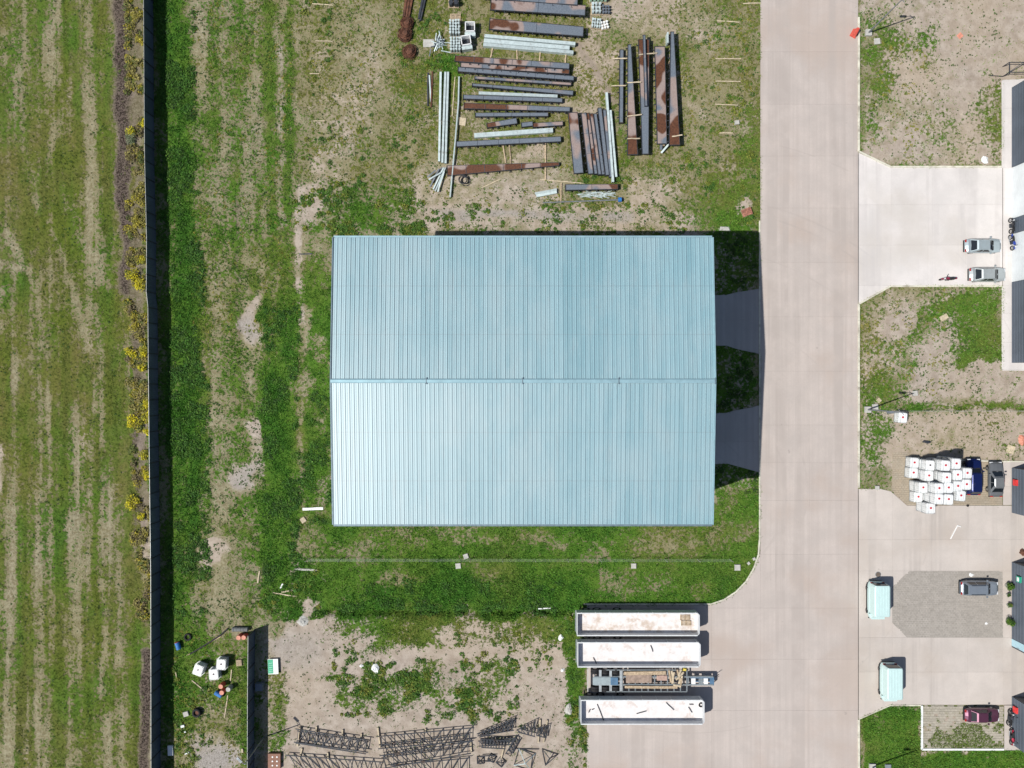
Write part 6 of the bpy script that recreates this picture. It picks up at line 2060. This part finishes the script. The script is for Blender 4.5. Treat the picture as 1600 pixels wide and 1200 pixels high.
def barrel(label, pxy, m, lid=None, lying=None, z=0.0):
    root = thing('barrel', label, 'barrel', P(*pxy) + Vector((0, 0, z)))
    prof = [(0.27, 0.0), (0.29, 0.05), (0.29, 0.28), (0.30, 0.30), (0.29, 0.32), (0.29, 0.58), (0.30, 0.60), (0.29, 0.62), (0.29, 0.86), (0.27, 0.9)]
    rings = [[(r_ * math.cos(a_), r_ * math.sin(a_), z_) for a_ in np.linspace(0, 2 * math.pi, 15)[:-1]] for r_, z_ in prof]
    MB().rings(rings).build('drum', m, root)
    MB().cyl((0, 0, 0.895), (0, 0, 0.93), 0.285, 0.27, 14).build('lid', lid or m, root)
    if lying is not None:
        root.rotation_euler = (0, math.pi / 2 * 0.98, lying)
        root.location.z = 0.3
    return root


barrel('red barrel by the fence end, left of a pair', (377, 992.5), M_RED, M_PINK)
barrel('red barrel by the fence end, right of a pair', (385, 992.2), M_RED, M_PINK)
barrel('red barrel, upper one of the cluster below the white tanks', (349.5, 1068), M_RED, M_PINK)
barrel('faded red barrel, lower one of the cluster below the white tanks', (351, 1077.5), M_RED, M_PINK)
barrel('pale grey barrel right of the red barrel cluster', (361, 1072.5), M_CONC_BLOCK)
barrel('blue barrel lying on its side left of the red barrel cluster', (338, 1080), M_BLUE, None, -0.5)
barrel('blue barrel lying with a red lid near the long fence', (281.5, 1013), M_BLUE, M_RED, 1.85)
mb = MB().torus((0, 0, 0.11), 0.36, 0.11, 'z', 20, 8)
tag(mb.build('tyre', M_RUBBER, None, P(294, 995), smooth=True), 'old grey tyre lying in the grass near the long fence', 'tyre')
root = thing('tyre_stack', 'two stacked old tyres with rusty centre in the fenced yard', 'tyres', P(309, 1112))
for z in (0.13, 0.37): MB().torus((0, 0, z), 0.40, 0.14, 'z', 20, 8).build('tyre', M_RUBBER, root, smooth=True)
MB().cyl((0, 0, 0.02), (0, 0, 0.3), 0.26, 0.26, 12).build('rusty_hub', M_RUST, root)
mb = MB().tube([P(297, 1022, 0.1), P(312, 1013, 0.15), P(330, 1002, 0.2), P(345, 992, 0.18), P(356, 982, 0.1)], 0.09, 8)
tag(mb.build('black_pipe', M_BLACK), 'long black pipe lying across the grass of the fenced yard', 'pipe')
stick('wooden_pole', 'pale pole lying beside the long black pipe', (292, 1024), (346, 994), 0.09, 0.08, M_WOOD)
root = thing('culvert_pipe', 'grey ribbed drain pipe lying at the end of the shorter fence', 'pipe', P(377, 982))
for i in range(9): MB().cyl((-0.95 + i * 0.21, 0, 0.28), (-0.95 + i * 0.21 + 0.19, 0, 0.28), 0.27 if i % 2 else 0.29, None, 12).build('ring', mat('drain_grey', (0.16, 0.17, 0.17), 0.7), root)
for a, b, lb in (((362, 1046), (360, 1064), 'pale stick standing right of the white tanks'), ((300, 1063), (318, 1078), 'pale curved stick below the leftmost white tank'),
                 ((356, 1086), (351, 1121), 'long pale stick below the red barrel cluster'), ((274, 1049), (277, 1060), 'short pale stick at the foot of the long fence')):
    stick('wooden_stick', lb, a, b, 0.11, 0.08, M_PALE_WOOD)
for (x_, y_), w_, d_, rz, lb, m in (((291, 1115), 0.65, 0.6, 0.3, 'white lump beside the stacked tyres', M_CONC_BLOCK), ((267, 1172), 0.65, 1.25, 0.05, 'white slab leaning near the long fence at the bottom', M_WHITE),
                                    ((286, 1134), 0.45, 0.3, 0.2, 'small white debris below the white lump', M_WHITE), ((290, 1143), 0.2, 0.2, 0.4, 'tiny white scrap below the small debris', M_WHITE),
                                    ((379, 1172), 0.25, 0.5, 0.1, 'pale scrap near the shorter fence at the bottom', M_PALE_WOOD), ((293, 1176), 0.6, 0.14, 0.4, 'thin white strip in the grass above the gravel patch', M_WHITE),
                                    ((374, 1035), 0.7, 0.8, 0.1, 'brown crate lid between tanks and shorter fence', M_WOOD), ((407, 1071), 0.95, 0.95, 0.0, 'dark box standing in the shade of the shorter fence', M_GREYSTEEL)):
    z = 0.6 if 'dark box' in lb else 0.18
    o = MB().rings([[(-w_ / 2, -d_ / 2, 0), (w_ / 2, -d_ / 2, 0), (w_ / 2, d_ / 2, 0), (-w_ / 2, d_ / 2, 0)],
                    [(-w_ / 2 * 0.95, -d_ / 2 * 0.95, z), (w_ / 2 * 0.9, -d_ / 2 * 0.97, z * 0.9), (w_ / 2 * 0.96, d_ / 2 * 0.9, z), (-w_ / 2 * 0.9, d_ / 2 * 0.96, z * 1.1)]]).build('debris', m, None, P(x_, y_), rz)
    tag(o, lb, 'debris')
# green and white board
root = thing('notice_board', 'green and white board lying at the edge of the fence shadow', 'board', P(428, 1040), 0.04)
MB().box((0, 0, 0.3), (1.25, 1.85, 0.05)).build('panel', M_WHITE, root)
MB().box((-0.3, 0.02, 0.33), (0.62, 1.7, 0.02)).build('green_face', mat('green_board', (0.03, 0.36, 0.20), 0.5), root)
for i in range(5): MB().box((-0.28 + (i % 2) * 0.03, -0.6 + i * 0.26, 0.345), (0.42, 0.05, 0.012)).build('text_line', mat('pale_green_print', (0.35, 0.65, 0.5), 0.5), root)
MB().box((0.0, 0, 0.14), (0.1, 1.5, 0.28)).build('support', M_WOOD, root)
root = thing('tile_stack', 'brown slab with white dots at the bottom edge beside the shorter fence', 'slab', P(430, 1187))
MB().box((0, 0, 0.2), (1.5, 1.85, 0.4)).build('slab', mat('brown_tile', (0.26, 0.14, 0.10), 0.8, var=0.15), root)
for i in range(2):
    for j in range(3):
        MB().cyl((-0.2 + i * 0.55, -0.5 + j * 0.52, 0.40), (-0.2 + i * 0.55, -0.5 + j * 0.52, 0.43), 0.10, 0.10, 10).build('dot', M_WHITE, root)

# ------------------------------------------------------------------ odds and ends on the lawn and by the road
for a, b, w_, lb, m in (((473, 795.5), (505, 794.5), 0.32, 'white plank in the grass left of the warehouse', M_WHITE), ((405.5, 892), (403, 911), 0.14, 'pale upright stick left of the lawn', M_PALE_WOOD),
                        ((426, 926), (464, 932), 0.14, 'long pale stick, lower of two crossing near the lawn corner', M_PALE_WOOD), ((440, 925), (465, 921), 0.16, 'shorter pale stick, upper of two near the lawn corner', M_PALE_WOOD),
                        ((438, 919), (442, 912), 0.16, 'tiny pale stick above the two crossing ones', M_WHITE), ((461, 889), (496, 891), 0.22, 'grey plank at the left end of the wire fence', M_CONC_BLOCK),
                        ((841, 951), (860, 950), 0.14, 'white plank at the lower edge of the lawn', M_WHITE), ((1485, 842), (1496, 821), 0.10, 'white strip lying on the concrete apron', M_WHITE),
                        ((1496, 821), (1501, 823), 0.10, 'short white strip at the end of the longer strip', M_WHITE), ((467, 397), (488, 396.5), 0.14, 'dark stick in the bare strip left of the warehouse corner', M_DARKSTEEL)):
    stick('plank', lb, a, b, w_, 0.07, m, z=0.03 if a[0] > 1400 else 0.02)
for (x_, y_), w_, rz, lb, m, z in (((474, 812.5), 0.62, 0.6, 'square beige board in the grass left of the warehouse', M_PALE_WOOD, 0.12), ((990, 884), 0.62, 0, 'square concrete cover in the lawn near the wire fence', M_CONC_BLOCK, 0.16),
                                ((1152, 886.5), 0.72, 0, 'square concrete cover at the rounded lawn corner', M_CONC_BLOCK, 0.16), ((1169.5, 880), 0.34, 0.7, 'small tilted concrete cover near the kerb curve', M_CONC_BLOCK, 0.12),
                                ((1178, 873), 0.34, 0.4, 'small concrete cover on the kerb curve', M_CONC_BLOCK, 0.16), ((1370, 65), 0.72, 0.1, 'square concrete cover beside the upper lamp post', M_CONC_BLOCK, 0.16),
                                ((1367, 636), 0.72, 0.05, 'square concrete cover touching the middle lamp post', M_CONC_BLOCK, 0.16), ((1373, 625.5), 0.5, 0.75, 'tilted pale cover above the middle lamp post', M_PALE_WOOD, 0.10),
                                ((1429, 614.5), 0.62, 0.1, 'square concrete block at the tip of the lamp post shadow', M_CONC_BLOCK, 0.2), ((1387, 1198), 0.7, 0.0, 'dark cover beside the corner lamp post', M_CHASSIS, 0.2),
                                ((1370, 762), 0.5, 0.0, 'concrete block at the corner of the apron', M_CONC_BLOCK, 0.2), ((728, 869), 0.6, 0.3, 'pale stone by the wire fence', M_CONC_BLOCK, 0.16),
                                ((716, 884), 0.65, 0.1, 'pale stone just below the wire fence', M_CONC_BLOCK, 0.14), ((1500, 56), 0.6, 0.7, 'pinkish flat stone on the bare lot', M_PINK, 0.08),
                                ((1579, 702), 0.95, 1.25, 'pale board lying on the dirt above the office unit', M_PALE_WOOD, 0.06), ((691, 192), 0.5, 0.2, 'pale square offcut between the purlins', M_WOOD, 0.1),
                                ((722, 190), 0.95, -0.15, 'beige board beside the bent pale rail', M_PALE_WOOD, 0.1)):
    a_ = w_ / 2
    mb = MB().rings([[(-a_, -a_, -0.05), (a_, -a_, -0.05), (a_, a_, -0.05), (-a_, a_, -0.05)], [(-a_, -a_, z * 0.8), (a_, -a_, z * 0.8), (a_, a_, z * 0.8), (-a_, a_, z * 0.8)],
                     [(-a_ * 0.9, -a_ * 0.9, z), (a_ * 0.9, -a_ * 0.9, z), (a_ * 0.9, a_ * 0.9, z), (-a_ * 0.9, a_ * 0.9, z)]])
    tag(mb.build('cover_slab', m, None, P(x_, y_), rz), lb, 'slab')
o = tag(MB().box((0, 0, 0.05), (1.0, 0.62, 0.05)).box((0, 0, 0.015), (0.8, 0.5, 0.05)).build('flat_board', M_PALE_WOOD, None, P(1474.5, 496), 0.5), 'pale board lying on the green grass patch', 'board')
root = thing('road_barrier', 'red plastic barrier on the kerb near the upper lamp post', 'barrier', P(1334.5, 53) + Vector((0, 0, 0.03)), -0.5)
MB().rings([[(-0.4, -0.5, 0), (0.4, -0.5, 0), (0.4, 0.5, 0), (-0.4, 0.5, 0)], [(-0.22, -0.42, 0.35), (0.22, -0.42, 0.35), (0.22, 0.42, 0.35), (-0.22, 0.42, 0.35)], [(-0.14, -0.4, 0.8), (0.14, -0.4, 0.8), (0.14, 0.4, 0.8), (-0.14, 0.4, 0.8)]]).build('body', M_RED, root)
MB().box((0, 0, 0.82), (0.12, 0.5, 0.06)).build('handle', M_RED, root)
# manhole
root = thing('manhole_cover', 'round iron manhole cover above the parked white van', 'manhole', P(1372, 897.5) + Vector((0, 0, 0.031)))
MB().cyl((0, 0, -0.02), (0, 0, 0.008), 0.36, 0.36, 20).build('frame', M_CHASSIS, root)
MB().cyl((0, 0, 0.0), (0, 0, 0.016), 0.30, 0.30, 20).build('lid', mat('cast_iron', (0.14, 0.11, 0.09), 0.7), root)
# crumpled plastic and rags
def rag(label, pxy, rx, ry, m, seed, z=0.0, h=0.2):
    r = np.random.default_rng(seed)
    n = 9
    R = []
    for q, zz in ((1.0, 0.0), (0.8, 0.5), (0.4, 1.0)):
        R.append([(rx * q * r.uniform(0.55, 1.25) * math.cos(a_), ry * q * r.uniform(0.55, 1.25) * math.sin(a_), z + h * zz * r.uniform(0.5, 1.1)) for a_ in np.linspace(0, 2 * math.pi, n + 1)[:-1]])
    tag(MB().rings(R).build('crumpled_sheet', m, None, P(*pxy)), label, 'rubbish')


rag('crumpled white plastic near the corner of the white driveway', (1538, 250), 0.5, 0.55, M_WHITE, 1)
rag('crumpled white plastic sheet among the weeds of the south yard', (587, 1043), 0.6, 0.7, M_WHITE, 2, h=0.4)
rag('small white plastic scrap left of the white sheet', (566, 1040), 0.35, 0.25, M_WHITE, 3)
rag('white paper scrap on the paved bay above the grey estate car', (1517, 898), 0.3, 0.25, M_WHITE, 4, z=0.05, h=0.08)
rag('dark rag lying on the dirt above the white tanks', (1448, 690), 0.55, 0.25, M_DARKSTEEL, 5)
rag('pale rubbish heap at the grassy strip beside the bottom trailer', (888, 1108), 0.5, 1.0, M_CONC_BLOCK, 6, h=0.3)
rag('white scrap at the upper right of the south yard', (876, 996), 0.4, 0.4, M_WHITE, 7)
rag('white scrap below the other one in the south yard', (879, 1047), 0.3, 0.25, M_WHITE, 8)
rag('pale rubble at the upper left corner of the south yard', (472, 970), 0.7, 0.6, M_CONC_BLOCK, 9, h=0.3)
rag('small white scrap in the lower right of the paved bay', (1541, 974), 0.18, 0.15, M_WHITE, 10, z=0.05, h=0.05)
rag('brown crate by the recess between office units', (1597, 862), 0.5, 0.5, M_RUST, 12, z=0.03, h=0.5)
rag('reddish rubble on the dirt at the right edge', (1596, 686), 0.5, 0.7, M_PINK, 13, h=0.25)
rag('black bucket lid on the concrete below the paved bay', (1511.5, 790), 0.16, 0.16, M_BLACK, 14, z=0.03, h=0.25)

# small dark frame structure at the top right edge
root = thing('welded_rack', 'dark welded steel rack at the right edge above the slate unit', 'frame', P(1578, 112))
for a, b in (((-0.9, -0.6, 0), (-0.9, -0.6, 1.2)), ((-0.9, 0.6, 0), (-0.9, 0.6, 1.2)), ((2.6, -0.6, 0), (2.6, -0.6, 1.2)), ((2.6, 0.6, 0), (2.6, 0.6, 1.2)),
             ((-0.9, -0.6, 1.2), (2.6, -0.6, 1.2)), ((-0.9, 0.6, 1.2), (2.6, 0.6, 1.2)), ((-0.9, -0.6, 1.2), (-0.9, 0.6, 1.2)), ((-0.9, -0.6, 0.1), (0.8, 0.6, 1.2)), ((0.8, 0.6, 1.2), (2.6, -0.6, 0.1)),
             ((-0.9, -0.6, 0.05), (-2.4, -0.5, 0.05))):
    MB().bar(a, b, 0.08).build('frame_bar', M_DARKSTEEL, root)

# potted round shrubs by the office
def shrub(name, label, pxy, rad, hgt, col, n=700, seed=0, cat='shrub', pot=True, z=0.0, leaf=0.11, group=None):
    r = np.random.default_rng(seed)
    root = thing(name, label, cat, P(*pxy) + Vector((0, 0, z)), 0, group)
    ph = 0.3 if pot else 0.0
    if pot: MB().cyl((0, 0, 0), (0, 0, 0.4), rad * 0.5, rad * 0.6, 14).build('pot', M_CONC_BLOCK, root)
    mb = MB()
    for i in range(5):
        a_ = i * 1.256 + 0.3
        mb.cyl((0, 0, 0.02), (rad * 0.55 * math.cos(a_), rad * 0.55 * math.sin(a_), ph + hgt * 0.6), 0.025, 0.01, 5)
    mb.build('stem', M_WOOD, root)
    k = 9
    cx = np.concatenate([[0], r.uniform(-0.6, 0.6, k) * rad]); cy = np.concatenate([[0], r.uniform(-0.6, 0.6, k) * rad])
    cz = np.full(k + 1, ph + 0.05) + np.concatenate([[0], r.uniform(0, 0.25, k) * hgt])
    rr = np.concatenate([[rad * 0.85], r.uniform(0.35, 0.6, k) * rad])
    cols = np.array(col)[r.integers(0, len(col), k + 1)]
    v, c = leaf_cloud(cx, cy, cz, rr, rr, rr * hgt / rad, n // (k + 1), leaf, cols, r)
    leaf_obj('crown', v, c, root)
    return root


GRN = [(0.05, 0.12, 0.015), (0.075, 0.15, 0.02), (0.03, 0.08, 0.012)]
shrub('round_shrub', 'round clipped green shrub beside the office wall, upper', (1572.5, 914), 0.56, 0.9, GRN, 900, 1, z=0.03)
shrub('round_shrub', 'round clipped green shrub beside the office wall, lower', (1574, 970.5), 0.62, 0.95, GRN, 1000, 2, z=0.03)
shrub('potted_plant', 'small dark potted plant between the round shrubs, upper', (1572.5, 928.5), 0.28, 0.35, DK, 200, 3, 'plant', z=0.03)
shrub('potted_plant', 'small leafy potted plant between the round shrubs, lower', (1573.5, 945), 0.33, 0.45, MD, 220, 4, 'plant', z=0.03)
YEL = [(0.60, 0.52, 0.015), (0.52, 0.46, 0.02), (0.45, 0.40, 0.025), (0.36, 0.33, 0.03), (0.22, 0.23, 0.03)]
OLV = [(0.36, 0.31, 0.04), (0.28, 0.25, 0.04), (0.22, 0.20, 0.05)]
GS = 'yellow shrubs along the outside of the long fence'
for i, (x_, y_, rad, col, lb) in enumerate((
        (212, 22, 0.85, OLV, 'olive yellow shrub nearest the top edge along the fence'), (216, 62, 0.7, OLV, 'dull olive shrub below the topmost one along the fence'),
        (200, 202, 0.75, YEL, 'yellow shrub touching the grey green round shrub'), (222, 190, 0.55, YEL, 'yellow shrub against the fence above the grey green shrub'),
        (214, 312, 1.0, OLV, 'big olive yellow shrub by the kink of the mulch strip'), (214, 345, 0.85, OLV, 'olive shrub below the big olive yellow one'),
        (205, 428, 0.95, YEL, 'yellow shrub with dark gap beside it, upper half of a clump'), (217, 445, 0.9, YEL, 'yellow shrub against the fence at the clump above its kink'),
        (217, 405, 0.6, YEL, 'small yellow shrub against the fence above the clump'), (208, 515, 0.9, OLV, 'olive shrub above the two bright yellow dots'),
        (202, 549, 0.85, YEL, 'bright yellow shrub, left of two side by side'), (222, 549, 0.75, YEL, 'bright yellow shrub, right of two side by side'),
        (219, 576, 0.65, YEL, 'bright yellow shrub below the pair side by side'), (207, 658, 1.0, YEL, 'large bright yellow shrub standing off the fence'),
        (225, 632, 0.75, YEL, 'bright yellow shrub against the fence, upper of a tall group'), (226, 652, 0.8, YEL, 'bright yellow shrub against the fence, middle of a tall group'), (228, 672, 0.65, YEL, 'bright yellow shrub against the fence, lower of a tall group'),
        (223, 712, 0.8, YEL, 'yellow shrub against the fence with bare soil below'), (226, 744, 0.65, YEL, 'small yellow shrub against the fence, second from the bottom of the row'),
        (205, 785, 0.9, YEL, 'yellow shrub standing off the fence near the lower end of the row'), (218, 808, 0.6, YEL, 'lowest small yellow shrub of the row'))):
    p = from_top(x_, y_, 0.7)
    shrub('flowering_shrub', lb, (p.x / S + 800, 600 - p.y / S), rad, rad * 0.85, col, 520, 60 + i, 'shrub', False, z=0.12, leaf=0.14, group=GS)
shrub('grey_green_shrub', 'round grey green shrub on the mulch strip by the fence', (206, 217), 0.85, 0.8, [(0.16, 0.20, 0.11), (0.12, 0.16, 0.08), (0.2, 0.23, 0.14)], 700, 90, 'shrub', False)
